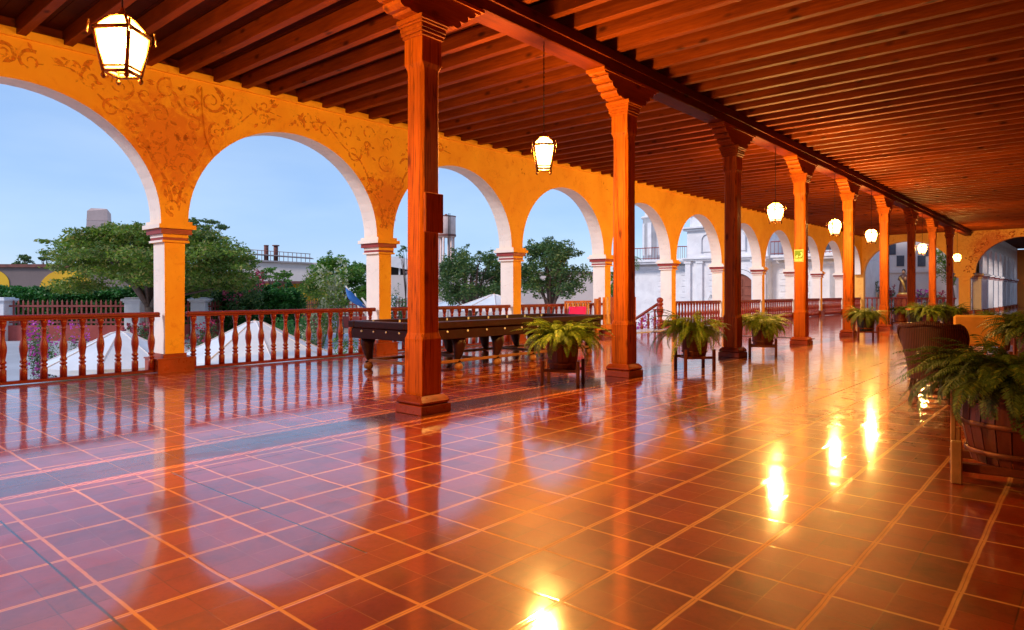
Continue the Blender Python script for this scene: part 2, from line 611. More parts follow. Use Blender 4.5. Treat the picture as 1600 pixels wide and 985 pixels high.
def dup(root, loc, rz=0., label=None, scale=None):
    r = root.copy()
    C.objects.link(r)
    r.location = loc
    r.rotation_euler = (0, 0, rz)
    if scale:
        r.scale = (scale,) * 3
    if label:
        r['label'] = label
    for ch in kids(root):
        if ch is r:
            continue
        c2 = ch.copy()
        C.objects.link(c2)
        c2.parent = r
        for g in kids(ch):
            d = g.copy()
            C.objects.link(d)
            d.parent = c2
    return r


# ------------------------------------------------------------------ ground and floor
XW = -11.85          # inner face of the arcade
WT = .45             # its thickness
YE = 49.8            # end wall
XR = 3.6             # wall of the house, right of the camera
PY0, PSP = 4.90, 4.5  # pier axis and spacing
mb = MB()
mb.add([(-12.45, -8, 0), (XR, -8, 0), (XR, 78, 0), (-12.45, 78, 0)], [(0, 1, 2, 3)])
fl = mb.build('floor', M['floor'])
tag(fl, kind='structure')
mb = MB()
G = -1.9
mb.add([(-900, -500, G), (600, -500, G), (600, 1200, G), (-900, 1200, G)], [(0, 1, 2, 3)])
tag(mb.build('ground', M['ground']), kind='structure')
# paved forecourt under the parasols and the church yard
mb = MB()
mb.add([(-60, -30, G + .02), (-12.7, -30, G + .02), (-12.7, 52, G + .02), (-34, 52, G + .02), (-46, 30, G + .02), (-60, 10, G + .02)], [(0, 1, 2, 3, 4, 5)])
tag(mb.build('pavement', M['road']), kind='structure')
# terrace body: retaining wall below the arcade with a yellow ledge
mb = MB()
mb.box((-12.62, -8, G), (-12.452, 60, -.12), 0)
t_ = mb.build('retaining_wall', M['yellowfar'])
tag(t_, 'low yellow retaining ledge running below the red balustrade', 'wall')

# stair opening threshold
mb = MB()
mb.box((-12.4, 18.75, .002), (-11.45, 22.65, .02), 0)
tag(mb.build('threshold', M['marble']), 'pale stone threshold at the head of the stairs', 'threshold')
mb = MB()
mb.box((-11.4, 20.42, .002), (-6.15, 20.60, .012), 0)
tag(mb.build('floor_strip', M['slate']), kind='structure')


# ------------------------------------------------------------------ arch walls
def arch_wall(fn, edges, z_top, zs, ah, t, mats, parent, name='wall', seg=28, solid=()):
    """edges: list of (u_left, u_right) of the openings; fn(u,w,z) -> point. Openings reach from zs up; piers are separate."""
    mf, ms, mbk = mats
    b = MB()
    fr, so, bk = [], [], []
    # front strips
    us = []
    for (a, c) in edges:
        r = (c - a) / 2
        m_ = (a + c) / 2
        arc = [(m_ - r * math.cos(PI * i / seg), zs + ah * math.sin(PI * i / seg)) for i in range(seg + 1)]
        us.append(arc)
    def quad(w, p, q, flip):
        vs = [fn(p[0], w, p[1]), fn(q[0], w, q[1]), fn(q[0], w, z_top), fn(p[0], w, z_top)]
        b.add(vs, [(0, 1, 2, 3)] if not flip else [(3, 2, 1, 0)])
    for k, arc in enumerate(us):
        b.use(mf)
        for i in range(seg):
            quad(0, arc[i], arc[i + 1], False)
        b.use(mbk)
        for i in range(seg):
            quad(t, arc[i], arc[i + 1], True)
        b.use(ms)
        for i in range(seg):
            vs = [fn(arc[i][0], 0, arc[i][1]), fn(arc[i + 1][0], 0, arc[i + 1][1]), fn(arc[i + 1][0], t, arc[i + 1][1]), fn(arc[i][0], t, arc[i][1])]
            b.add(vs, [(0, 1, 2, 3)], True)
    # spandrel between openings, and ends
    segs = []
    for k in range(len(edges) - 1):
        segs.append((edges[k][1], edges[k + 1][0]))
    segs += list(solid)
    for (a, c) in segs:
        b.use(mf)
        b.add([fn(a, 0, zs), fn(c, 0, zs), fn(c, 0, z_top), fn(a, 0, z_top)], [(0, 1, 2, 3)])
        b.use(mbk)
        b.add([fn(a, t, zs), fn(c, t, zs), fn(c, t, z_top), fn(a, t, z_top)], [(3, 2, 1, 0)])
        b.use(mf)
        b.add([fn(a, 0, zs), fn(c, 0, zs), fn(c, t, zs), fn(a, t, zs)], [(3, 2, 1, 0)])
    return b.build(name, None, parent)


def pier_parts(fn, uc, parent, mf, mside, t, w_top=.30, w_bot=.32, zs=2.56, simple=False):
    """a pier: shaft, impost with two dark bands, plinth; fn(u, w, z)"""
    hw = w_bot / 2
    ht = w_top / 2
    def ring_box(b, hu, w0, w1, z0, z1, hu2=None, g2=0.):
        hu2 = hu if hu2 is None else hu2
        vs = [fn(uc - hu, w0, z0), fn(uc + hu, w0, z0), fn(uc + hu, w1, z0), fn(uc - hu, w1, z0),
              fn(uc - hu2, w0 - g2, z1), fn(uc + hu2, w0 - g2, z1), fn(uc + hu2, w1 + g2, z1), fn(uc - hu2, w1 + g2, z1)]
        b.add(vs[:], [(0, 3, 2, 1), (4, 5, 6, 7)])
        return vs
    b = MB()
    vs = [fn(uc - hw, 0, .25), fn(uc + hw, 0, .25), fn(uc + hw, t, .25), fn(uc - hw, t, .25),
          fn(uc - ht - .02, 0, 2.22), fn(uc + ht + .02, 0, 2.22), fn(uc + ht + .02, t, 2.22), fn(uc - ht - .02, t, 2.22)]
    b.use(mf)
    b.add(vs, [(0, 1, 5, 4)])
    b.use(mside)
    b.add(vs, [(1, 2, 6, 5), (2, 3, 7, 6), (3, 0, 4, 7)])
    b.build('pier', None, parent)
    # impost
    b = MB()
    steps = [(2.20, 2.235, .055, 0), (2.235, 2.285, .035, 1), (2.285, 2.34, .04, 0), (2.34, 2.43, .085, 1), (2.43, 2.50, .135, 0), (2.50, 2.56, .09, 0)]
    g_prev = None
    for (z0, z1, g, red) in steps:
        hu = .17 + g
        g1 = g + (.045 if z0 in (2.285, 2.43) and z0 != 2.43 else 0)
        for side in ('f', 's'):
            b.use(M['bandred'] if red else (mf if side == 'f' else mside))
            vs = [fn(uc - hu, -g, z0), fn(uc + hu, -g, z0), fn(uc + hu, t + g, z0), fn(uc - hu, t + g, z0),
                  fn(uc - hu, -g, z1), fn(uc + hu, -g, z1), fn(uc + hu, t + g, z1), fn(uc - hu, t + g, z1)]
            if side == 'f':
                b.add(vs, [(0, 1, 5, 4), (4, 5, 6, 7), (0, 3, 2, 1)])
            else:
                b.add(vs, [(1, 2, 6, 5), (2, 3, 7, 6), (3, 0, 4, 7)])
    b.build('impost', None, parent)
    b = MB()
    b.use(M['plinth'])
    for (z0, z1, g) in ((0, .22, .13), (.22, .245, .15), (.245, .31, .025)):
        hu = .17 + g
        vs = [fn(uc - hu, -g * .6, z0), fn(uc + hu, -g * .6, z0), fn(uc + hu, t + g * .2, z0), fn(uc - hu, t + g * .2, z0),
              fn(uc - hu, -g * .6, z1), fn(uc + hu, -g * .6, z1), fn(uc + hu, t + g * .2, z1), fn(uc - hu, t + g * .2, z1)]
        b.add(vs, [(0, 1, 5, 4), (1, 2, 6, 5), (2, 3, 7, 6), (3, 0, 4, 7), (4, 5, 6, 7)])
    b.build('plinth', None, parent)


arc = thing('arcade_wall', 'long ochre arcade wall with white arch soffits and faded painted scrolls', 'arcade', (0, 0, 0))
fnW = lambda u, w, z: (XW - w, u, z)
KP = list(range(-3, 10))
piers = [PY0 + PSP * k for k in KP]
edges = [(piers[i] + .225, piers[i + 1] - .225) for i in range(len(piers) - 1)]
edges.append((piers[-1] + .225, YE - .3))
arch_wall(fnW, edges, 5.16, 2.558, 1.90, WT, (M['yellow'], M['white'], M['white']), arc, 'wall', 32, [(-8.8, piers[0] - .0), (YE - .3, YE + .25)])
for p in piers:
    if p > -5:
        pier_parts(fnW, p, arc, M['yellow'], M['white'], WT)
b = MB()
b.box((XW - .06, -8, 5.06), (XW + .05, YE - .01, 5.18))
b.build('cornice', M['yellow'], arc)


# painted scrolls (flat ribbons of faded paint) on the arcade wall
def spiral(u, z, r, turns, dirn, ph):
    pts = []
    n = int(22 * turns)
    for i in range(n + 1):
        f = i / n
        a = ph + dirn * 2 * PI * turns * f
        rr = r * (1 - .82 * f)
        pts.append((u + rr * math.cos(a), z + rr * math.sin(a)))
    return pts


def ribbon(b, pts, w, off, fn):
    n = len(pts)
    vs, fs = [], []
    for i, (u, z) in enumerate(pts):
        a = pts[max(i - 1, 0)]
        c = pts[min(i + 1, n - 1)]
        d = Vector((c[0] - a[0], c[1] - a[1]))
        d = d.normalized() if d.length > 1e-6 else Vector((1, 0))
        nn = Vector((-d.y, d.x))
        ww = w * (1 - .75 * i / n) * random.uniform(.65, 1.2)
        vs.append(fn(u + nn.x * ww, -off, z + nn.y * ww))
        vs.append(fn(u - nn.x * ww, -off, z - nn.y * ww))
    for i in range(n - 1):
        fs.append((2 * i, 2 * i + 1, 2 * i + 3, 2 * i + 2))
    b.add(vs, fs)


def inside_arch(u, z, eds, zs=2.558, ah=1.90):
    if z > 5.02:
        return True
    for (a, c) in eds:
        if a < u < c:
            r = (c - a) / 2
            x_ = (u - (a + c) / 2) / r
            if z < zs + ah * math.sqrt(max(0, 1 - x_ * x_)) + .09:
                return True
    return False


def leafpoly(b, u, z, L, a, off, fn):
    ca, sa = math.cos(a), math.sin(a)
    pts = []
    for (p, q) in ((0, 0), (.3, .16), (.6, .2), (1, 0), (.6, -.2), (.3, -.16)):
        pts.append((u + L * (p * ca - q * sa), z + L * (p * sa + q * ca)))
    b.add([fn(p, -off, q) for p, q in pts], [tuple(range(6))])


def scroll_set(b, uc, eds, fn, dens=1., zlo=2.75):
    rr = random.Random(int(uc * 100))
    k = 0
    # main stems climbing from above the pier to both sides
    for s in (-1, 1):
        pts = []
        for i in range(40):
            f = i / 39
            u = uc + s * (.05 + 1.95 * f ** 1.5)
            z = 2.75 + 2.05 * (1 - (1 - f) ** 1.7) + .07 * math.sin(f * 17)
            if inside_arch(u, z, eds):
                z += .0
                continue
            pts.append((u, z))
        if len(pts) > 4:
            ribbon(b, pts, .035, .003, fn)
    n = int(26 * dens)
    tries = 0
    placed = []
    while k < n and tries < 900:
        tries += 1
        u = uc + rr.uniform(-2.2, 2.2)
        z = rr.uniform(zlo, 4.95)
        r = rr.uniform(.10, .24)
        if any((u - a) ** 2 + (z - c) ** 2 < (r + q) ** 2 * .8 for a, c, q in placed):
            continue
        if any(inside_arch(u + r * math.cos(t_), z + r * math.sin(t_), eds) for t_ in (0, 1.57, 3.14, 4.71)):
            continue
        placed.append((u, z, r))
        ribbon(b, spiral(u, z, r, rr.uniform(.9, 1.6), rr.choice((-1, 1)), rr.uniform(0, 6.3)), rr.uniform(.018, .04), .004, fn)
        for j in range(rr.randint(2, 4)):
            a = rr.uniform(0, 6.3)
            lu, lz = u + r * 1.05 * math.cos(a), z + r * 1.05 * math.sin(a)
            if not inside_arch(lu, lz, eds) and not inside_arch(lu + .09 * math.cos(a), lz + .09 * math.sin(a), eds):
                leafpoly(b, lu, lz, rr.uniform(.08, .22), a + rr.uniform(-.7, .7), .005, fn)
        k += 1


b = MB()
for i, p in enumerate(piers):
    if -1 < p < 11:
        scroll_set(b, p, edges, fnW, 1. if p < 6 else .8)
    elif p < 20:
        if p > 11:
            for j in range(5):
                u, z = p + random.uniform(-.5, .5), random.uniform(4.55, 4.95)
                leafpoly(b, u, z, .09, random.uniform(0, 6), .005, fnW)
    else:
        pass
b.build('painted_scrollwork', M['fresco'], arc)
for _m in (M['fresco'], M['redscroll']):
    _t = _m.node_tree
    _n = _t.nodes.new('ShaderNodeTexNoise')
    _c2 = _t.nodes.new('ShaderNodeTexCoord')
    _t.links.new(_c2.outputs['Object'], _n.inputs['Vector'])
    _n.inputs['Scale'].default_value = 9
    _n.inputs['Detail'].default_value = 6
    _r = _t.nodes.new('ShaderNodeMapRange')
    _r.inputs[1].default_value = .40
    _r.inputs[2].default_value = .60
    _r.inputs[4].default_value = .85
    _t.links.new(_n.outputs[0], _r.inputs[0])
    _t.links.new(_r.outputs[0], _t.nodes['Principled BSDF'].inputs['Alpha'])
b = MB()
b.tube([(XW + .02, 5.35, 4.95), (XW + .02, 5.37, 4.5), (XW + .02, 5.42, 4.1), (XW + .02, 5.55, 3.8)], .012, 6)
b.build('cable', M['yellow'], arc)

# end wall with two wide arches
ew = thing('end_wall', 'far ochre wall with two wide arches closing the gallery', 'arcade', (0, 0, 0))
fnE = lambda u, w, z: (u, YE + w, z)
eed = [(-11.75, -6.62), (-5.50, -.6)]
b = arch_wall(fnE, eed, 5.16, 2.56, 2.12, .5, (M['yellow2'], M['yellow2'], M['white']), ew, 'wall', 36, [(-12.3, -11.75), (-.6, XR)])
b = MB()
b.use(M['yellow2'])
b.box((-6.36, YE, 0), (-5.76, YE + .5, 2.30))
b.build('pier', None, ew)
b = MB()
for z0, z1, g in ((2.28, 2.36, .06), (2.36, 2.46, .16), (2.46, 2.56, .10)):
    b.box((-6.42 - g, YE - g, z0), (-5.70 + g, YE + .5 + g, z1))
b.build('impost', M['yellow2'], ew)
b = MB()
b.box((-6.5, YE - .12, 0), (-5.62, YE + .6, .24))
b.build('plinth', M['plinth'], ew)
b = MB()
b.box((-.6, YE, 0), (XR, YE + .5, 2.558))
b.box((-12.32, YE + .001, 0), (-11.75, YE + .5, 2.558))
b.build('jamb', M['yellow2'], ew)
b = MB()
rr_ = random.Random(5)
for i in range(7):
    f = i / 6.
    a = PI * (.96 - .46 * f)
    u = -3.05 + 2.85 * math.cos(a)
    z = 2.56 + 2.42 * math.sin(a)
    ribbon(b, spiral(u, min(z, 4.85), .16, 1.2, 1, i), .05, .004, fnE)
    for j in range(4):
        aa = rr_.uniform(0, 6.3)
        leafpoly(b, u + .15 * math.cos(aa), min(4.9, z + .12 * math.sin(aa)), .2, aa, .006, fnE)
b.build('painted_scrollwork', M['redscroll'], ew)

# the corridor beyond the right-hand arch: its own arcade and closing wall
co = thing('corridor_arcade', 'pale arcade of narrow arches seen through the far right arch', 'arcade', (0, 0, 0))
fnC = lambda u, w, z: (-5.35 - w, u, z)
cpi = [51.6 + 3.2 * k for k in range(9)]
ced = [(cpi[i] + .3, cpi[i + 1] - .3) for i in range(8)]
arch_wall(fnC, ced, 5.4, 2.56, 1.75, .5, (M['white'], M['white'], M['white']), co, 'wall', 18, [(50.32, cpi[0] + .3), (cpi[-1] - .3, 78)])
for p in cpi:
    pier_parts(fnC, p, co, M['white'], M['white'], .5, .5, .5)
cw = thing('corridor_wall', 'wall with orange lamplight put into its colour, closing the corridor beyond the far right arch', 'wall', (0, 0, 0))
b = MB()
b.box((-5.35, 77.4, 0), (XR, 77.9, 5.3))
b.build('wall', M['lampglowfar'], cw)
b = MB()
b.box((-5.9, 50.31, 5.40), (XR, 78, 5.55))
b.build('ceiling', M['board'], cw)
b = MB()
b.box((-2.6, 50.35, 4.55), (-2.3, 77.3, 5.1))
b.build('beam', M['beam'], cw)

# the house wall right of the camera and the wall behind it
hw = thing('house_wall', 'ochre wall of the house along the right of the gallery', 'wall')
b = MB()
b.box((XR, -8, 0), (XR + .4, YE + .5, 5.6))
b.build('wall', M['housered'], hw)
for y in (3., 11.5, 20., 29., 38.):
    b = MB()
    b.box((XR - .06, y - .75, 0), (XR + .002, y + .75, 2.7), .02)
    b.build('door', M['door'], hw)
bw = thing('rear_wall', 'ochre wall at the near end of the gallery', 'wall')
b = MB()
b.box((-12.3, -8.4, 0), (XR + .4, -8.0, 5.6))
b.build('wall', M['yellow2'], bw)

# ------------------------------------------------------------------ ceiling
roof = thing('gallery_ceiling', 'dark red timber ceiling of close-set joists under boards', 'ceiling', (0, 0, 0))
b = MB()
y = -8.
while y < YE:
    b.box((-12.1, y, 5.33 + random.uniform(-.003, .003)), (XR + .3, min(y + .183, YE + .4), 5.37))
    y += .19
b.build('board', M['board'], roof)
b = MB()
b.box((-12.30, -8, 5.181), (-11.865, YE, 5.329))
b.build('wall_plate', M['beam'], roof)
b = MB()
b.box((-12.2, -8, 5.39), (XR + .4, YE + .5, 5.6))
b.build('roof_slab', M['board'], roof)
jb = MB()
jb.box((-11.86, -.062, 5.10), (XR, .062, 5.328), .006)
j0 = None
y = -4.6
JY = []
while y < YE - .2:
    JY.append(y)
    y += .565
for i, y in enumerate(JY):
    if i == 0:
        j0 = jb.build('joist', M['joist'], roof)
        j0.location = (0, y, 0)
    else:
        o = j0.copy()
        C.objects.link(o)
        o.parent = roof
        o.location = (random.uniform(-.03, .0), y + random.uniform(-.02, .02), random.uniform(-.012, .006))
        o.rotation_euler = (0, 0, random.uniform(-.0016, .0016))
b = MB()
b.box((-5.93, -6, 4.78), (-5.60, 49.0, 5.098), .012)
b.box((-5.96, -6, 4.93), (-5.57, 49.2, 4.975), 0)
b.build('beam', M['beam'], roof)

# ------------------------------------------------------------------ columns
COLY = [5.11, 9.43, 13.77, 18.16, 22.67, 27.36, 32.13, 36.99, 42.02]
XC = -5.76
col = thing('wooden_column', 'x', 'column', (XC, COLY[0], 0), 0, 'wooden columns in a row down the gallery')


def chamfer_shaft(b):
    rings = []
    def ring(h, c, z):
        return [(h - c, -h, z), (h, -h + c, z), (h, h - c, z), (h - c, h, z), (-h + c, h, z), (-h, h - c, z), (-h, -h + c, z), (-h + c, -h, z)]
    data = [(.142, .004, .20), (.147, .004, .24), (.147, .004, .80), (.150, .012, .83), (.140, .035, .90), (.137, .035, 3.80), (.140, .03, 3.86), (.150, .004, 3.92), (.147, .004, 4.22)]
    vs, fs = [], []
    for h, c, z in data:
        vs += ring(h, c, z)
    for k in range(len(data) - 1):
        for i in range(8):
            j = (i + 1) % 8
            fs.append((k * 8 + i, k * 8 + j, k * 8 + 8 + j, k * 8 + 8 + i))
    b.add(vs, fs)


b = MB()
chamfer_shaft(b)
b.build('shaft', M['column'], col)
b = MB()
b.box((-.225, -.225, 0), (.225, .225, .10), .006)
b.box((-.222, -.222, .103), (.222, .222, .16), .022)
vs = []
for h, z in ((.205, .16), (.165, .20)):
    vs += [(-h, -h, z), (h, -h, z), (h, h, z), (-h, h, z)]
b.add(vs, [(0, 1, 5, 4), (1, 2, 6, 5), (2, 3, 7, 6), (3, 0, 4, 7), (4, 5, 6, 7)])
b.build('base', M['plinth'], col)
b = MB()
for z0, z1, h in ((4.20, 4.24, .165), (4.24, 4.28, .18), (4.28, 4.33, .185), (4.33, 4.36, .20), (4.36, 4.415, .215)):
    b.box((-h, -h, z0), (h, h, z1), .006)
b.build('capital', M['corbel'], col)
# carved bolster
prof = [(0, 4.417), (.30, 4.417), (.33, 4.44), (.40, 4.43), (.45, 4.46), (.46, 4.50), (.44, 4.525), (.50, 4.52), (.56, 4.55), (.58, 4.59), (.56, 4.615),
        (.62, 4.61), (.69, 4.64), (.71, 4.68), (.69, 4.70), (.78, 4.70), (.80, 4.72), (.80, 4.777)]
poly = prof + [(-p, q) for p, q in prof[::-1][:-1]]
b = MB()
b.prism(poly, -.15, .15, lambda p, q, d: (d, p, q))
b.box((-.17, -.84, 4.735), (.17, .84, 4.777), 0)
b.build('corbel', M['corbel'], col)
CL = ['nearest wooden column, in front of the billiard table, with a small wooden box on its side',
      'second wooden column, with a dark knot, beside the first fern planter',
      'third wooden column from the left, in deep shadow on its front face',
      'orange-lit wooden column carrying a small green sign',
      'fifth wooden column, just left of the dark fern planter far down the gallery',
      'sixth wooden column, just right of the dark fern planter and left of the statue',
      'seventh wooden column, dark one just right of the statue',
      'eighth wooden column, orange-lit one between the two farthest lanterns',
      'ninth and last wooden column, dark one beside the farthest lantern']
col['label'] = CL[0]
cols = [col]
for i, y in enumerate(COLY[1:]):
    cols.append(dup(col, (XC, y, 0), 0, CL[i + 1]))
dup(col, (XC, .72, 0), 0, 'wooden column behind the camera').name = 'wooden_column'
# box on column 1
b = MB()
b.box((.153, -.135, 2.02), (.195, .135, 2.46), .006)
o = b.build('wooden_box', M['column'], cols[0])
# green sign
sg = thing('evacuation_sign', 'small green evacuation sign with a pale arrow on a wooden column', 'sign', (XC - .01, COLY[3] - .150, 2.30))
b = MB()
b.box((-.115, -.008, -.16), (.115, 0, .16), 0)
b.build('panel', M['signgreen'], sg)
b = MB()
# pale border, curved arrow and bar
for lo, hi in (((-.112, -.012, .145), (.112, -.0085, .156)), ((-.112, -.012, -.156), (.112, -.0085, -.146)), ((-.112, -.012, -.1455), (-.103, -.0085, .1445)),
               ((.103, -.012, -.1455), (.112, -.0085, .1445)), ((-.095, -.012, -.075), (.095, -.0085, -.068))):
    b.box(lo, hi)
pts = []
for i in range(14):
    a = -1.9 + 2.9 * i / 13
    pts.append((.02 + .055 * math.cos(a), .035 + .062 * math.sin(a)))
n = len(pts)
for i in range(n - 1):
    (p0, q0), (p1, q1) = pts[i], pts[i + 1]
    d = Vector((p1 - p0, q1 - q0)).normalized()
    w = .016
    nx, nz = -d.y * w, d.x * w
    b.add([(p0 + nx, -.0125, q0 + nz), (p0 - nx, -.0125, q0 - nz), (p1 - nx, -.0125, q1 - nz), (p1 + nx, -.0125, q1 + nz)], [(0, 1, 2, 3)])
b.add([(-.085, -.0122, -.02), (-.02, -.0122, -.045), (-.03, -.0122, .03)], [(0, 1, 2)])
b.add([(-.085, -.0122, -.02), (-.085, -.0122, -.05), (-.03, -.0122, -.05)], [(0, 1, 2)])
b.build('symbol', M['signwhite'], sg)


def text_mesh(name, body, size, mat, parent, loc, rot=(R(90), 0, 0)):
    cu = bpy.data.curves.new(name, 'FONT')
    cu.body = body
    cu.size = size
    cu.align_x = 'CENTER'
    cu.align_y = 'CENTER'
    cu.extrude = .001
    tmp = bpy.data.objects.new(name + '_tmp', cu)
    C.objects.link(tmp)
    dg = bpy.context.evaluated_depsgraph_get()
    me = bpy.data.meshes.new_from_object(tmp.evaluated_get(dg))
    C.objects.unlink(tmp)
    bpy.data.objects.remove(tmp)
    me.materials.clear()
    me.materials.append(mat)
    o = bpy.data.objects.new(name, me)
    C.objects.link(o)
    o.parent = parent
    o.location = loc
    o.rotation_euler = rot
    return o


b = MB()
b.box((-.090, -.0125, -.128), (-.006, -.009, -.092))
b.box((.004, -.0125, -.128), (.088, -.009, -.092))
b.build('pale_strip', M['signwhite'], sg)

# ------------------------------------------------------------------ balustrades
BPROF = [(.050, .06), (.050, .22), (.036, .235), (.036, .25), (.052, .262), (.052, .278), (.034, .29), (.034, .305), (.050, .32), (.050, .34), (.036, .36),
         (.046, .43), (.056, .50), (.056, .55), (.046, .61), (.034, .66), (.030, .74), (.034, .79), (.044, .80), (.030, .815), (.036, .84), (.052, .89), (.052, .94)]
bmb = MB()
bmb.lathe(BPROF, 12)
bal_mesh = None


def balustrade(p0, p1, label, group='red turned-wood balustrades between the piers', n=None, top=True):
    global bal_mesh
    p0, p1 = Vector(p0), Vector(p1)
    L = (p1 - p0).length
    rz = math.atan2((p1 - p0).y, (p1 - p0).x) - PI / 2
    root = thing('balustrade', label, 'balustrade', p0, rz, group)
    b = MB()
    b.box((-.055, 0, .952), (.055, L, 1.02), .018)
    b.box((-.040, .0, .935), (.040, L, .957), 0)
    b.build('handrail', M['rail'], root)
    b = MB()
    b.box((-.05, 0, .012), (.05, L, .058), .006)
    b.build('bottom_rail', M['rail'], root)
    n = n or max(2, round(L / .256))
    for i in range(n):
        y = L * (i + .5) / n
        if bal_mesh is None:
            o = bmb.build('baluster', M['baluster'], root)
            bal_mesh = o.data
        else:
            o = bpy.data.objects.new('baluster', bal_mesh)
            C.objects.link(o)
            o.parent = root
        o.location = (0, y, 0)
    return root


XB = -11.93
BL = {-3: 'balustrade behind the camera', -2: 'balustrade left of the view', -1: 'balustrade of the bay left of the first one seen',
      0: 'nearest red balustrade, at the far left of the gallery', 1: 'red balustrade between the first and second piers, left of the billiard table',
      2: 'red balustrade behind the billiard table, between the second and third piers', 3: 'red balustrade right behind the far end of the billiard table',
      5: 'red balustrade just right of the stair newel post', 6: 'red balustrade in the bay with the arched church door',
      7: 'red balustrade behind the fern planter left of the green sign', 8: 'red balustrade right of the green sign column',
      9: 'red balustrade of the second-last bay before the end wall', 10: 'red balustrade of the last bay beside the end wall'}
for k in range(-1, 11):
    a = PY0 + PSP * (k - 1) + .22
    c = PY0 + PSP * k - .22
    if k == 4:
        continue
    if k == 10:
        c = YE - .1
    if k == 3:
        c -= .0
    balustrade((XB, a, 0), (XB, c, 0), BL[k])
balustrade((-6.5, YE + .2, 0), (-11.7, YE + .2, 0), 'red balustrade under the wide far arch, in front of the statue', n=18)

# stair newel and handrail going down outside the fourth bay
nw = thing('newel_post', 'stout turned red newel post with a ball finial at the stair head', 'post', (-11.93, 22.0, 0))
b = MB()
b.lathe([(.10, 0), (.10, .26), (.075, .28), (.075, .31), (.105, .33), (.105, .36), (.075, .39), (.085, .5), (.12, .62), (.13, .72), (.11, .82), (.085, .87), (.12, .9), (.12, .96), (.085, .99), (.11, 1.02),
         (.12, 1.07), (.11, 1.12), (.06, 1.16), (.01, 1.17)], 16)
b.build('post', M['baluster'], nw)
st = thing('stair_rail', 'red handrail with balusters sloping down the outer stairs', 'stair rail', (-12.0, 22.0, 0))
b = MB()
dx_, dz_ = -1.9, -1.15
b.tube([(-.02, 0, .93), (dx_, -.0, .93 + dz_)], .055, 8)
b.build('handrail', M['rail'], st)
for i in range(7):
    f = (i + .5) / 7
    b = MB()
    b.lathe([(r, z * .86 + .02) for r, z in BPROF], 10, (f * dx_, 0, f * dz_))
    b.build('baluster', M['baluster'], st)
sr = thing('outer_stairs', 'pale outdoor steps going down from the gallery', 'stairs', (0, 0, 0))
b = MB()
for i in range(12):
    b.box((-12.46 - .3 * (i + 1), 18.8, G), (-12.46 - .3 * i, 22.2, -.158 * (i + 1) + .01), 0)
b.build('step', M['marble'], sr)

# gate of orange pickets
gt = thing('picket_gate', 'low orange picket gate beside the fourth pier at the stair head', 'gate', (-11.62, 17.40, 0))
b = MB()
b.box((-.05, -.06, 0), (.05, .06, 1.16), .01)
b.build('gate_post', M['gate'], gt)
b = MB()
b.box((-.02, .1, .18), (.02, 2.3, .34), 0)
b.box((-.035, .08, .60), (-.021, 2.3, .66), 0)
b.build('rail', M['gate'], gt)
for i in range(10):
    b = MB()
    y = .14 + i * .235
    b.box((-.02, y, .345), (.015, y + .105, 1.2), .006)
    b.build('picket', M['gate'] if i % 3 == 1 else M['gatered'] if i % 3 == 0 else M['gatepale'], gt)
g2 = thing('short_gate', 'short pale picket panel behind the far end of the billiard table', 'gate', (-11.75, 15.95, 0))
b = MB()
b.box((-.02, 0, .2), (.02, 1.35, .28), 0)
b.box((-.02, 0, 1.04), (.02, 1.35, 1.10), 0)
b.build('rail', M['gate'], g2)
for i in range(10):
    b = MB()
    y = .02 + i * .133
    b.box((-.045, y, .15), (-.021, y + .075, 1.09), .004)
    b.build('picket', M['gatepale'] if i % 2 else M['gate'], g2)
b = MB()
vs, fs = [], []
nx = 10
for i in range(nx + 1):
    for j in range(6):
        vs.append((-11.62 + .02 * math.sin(i * 1.9 + j), 15.98 + .85 * i / nx, .93 - .33 * j / 5 - .012 * math.sin(i * 2.2) * j / 5))
for i in range(nx):
    for j in range(5):
        fs.append((i * 6 + j, i * 6 + j + 1, (i + 1) * 6 + j + 1, (i + 1) * 6 + j))
b.add(vs, fs, True)
o = b.build('cloth', M['pinkcloth'])
sd = o.modifiers.new('s', 'SOLIDIFY')
sd.thickness = .02
tag(o, 'bright pink cloth hung over the picket panel behind the billiard table', 'cloth')

# ------------------------------------------------------------------ billiard table
bt = thing('billiard_table', 'very long dark wooden billiard table on curved legs', 'table', (-9.0, 9.75, 0))
W2, L2 = .80, 2.72
b = MB()
b.box((-W2, -L2, .56), (W2, L2, .74), .012)
b.build('body', M['darkwood'], bt)
b = MB()
for lo, hi in (((-W2 - .04, -L2 - .04, .745), (-W2 + .13, L2 + .04, .86)), ((W2 - .13, -L2 - .04, .745), (W2 + .04, L2 + .04, .86)),
               ((-W2 + .131, -L2 - .04, .745), (W2 - .131, -L2 + .13, .858)), ((-W2 + .131, L2 - .13, .745), (W2 - .131, L2 + .04, .858))):
    b.box(lo, hi, .014)
b.build('rail', M['darkwood'], bt)
b = MB()
b.box((-W2 + .135, -L2 + .135, .742), (W2 - .135, L2 - .135, .79), 0)
b.build('playing_bed', M['cloth'], bt)
studs = []
for i in range(11):
    studs.append((W2 + .005, -L2 + .3 + i * (2 * L2 - .6) / 10, .69, 0))
for i in range(4):
    studs.append((-W2 + .3 + i * (2 * W2 - .6) / 3, -L2 - .005, .69, 1))
sm_ = None
for (x, y, z, k) in studs:
    b = MB()
    rot = Matrix.Rotation(R(90), 4, 'Y') if k == 0 else Matrix.Rotation(R(90), 4, 'X')
    b.lathe([(.019, -.008), (.019, .006), (.012, .010)], 12, (0, 0, 0), True, True, Matrix.Translation((x, y, z)) @ rot)
    b.build('sight', M['stud'], bt)
for i in range(9):
    b = MB()
    y = -L2 + .35 + i * .6
    b.box((-W2 + .132, y, .80), (-W2 + .150, y + .03, .852), 0)
    b.build('cushion_marker', M['stud'], bt)
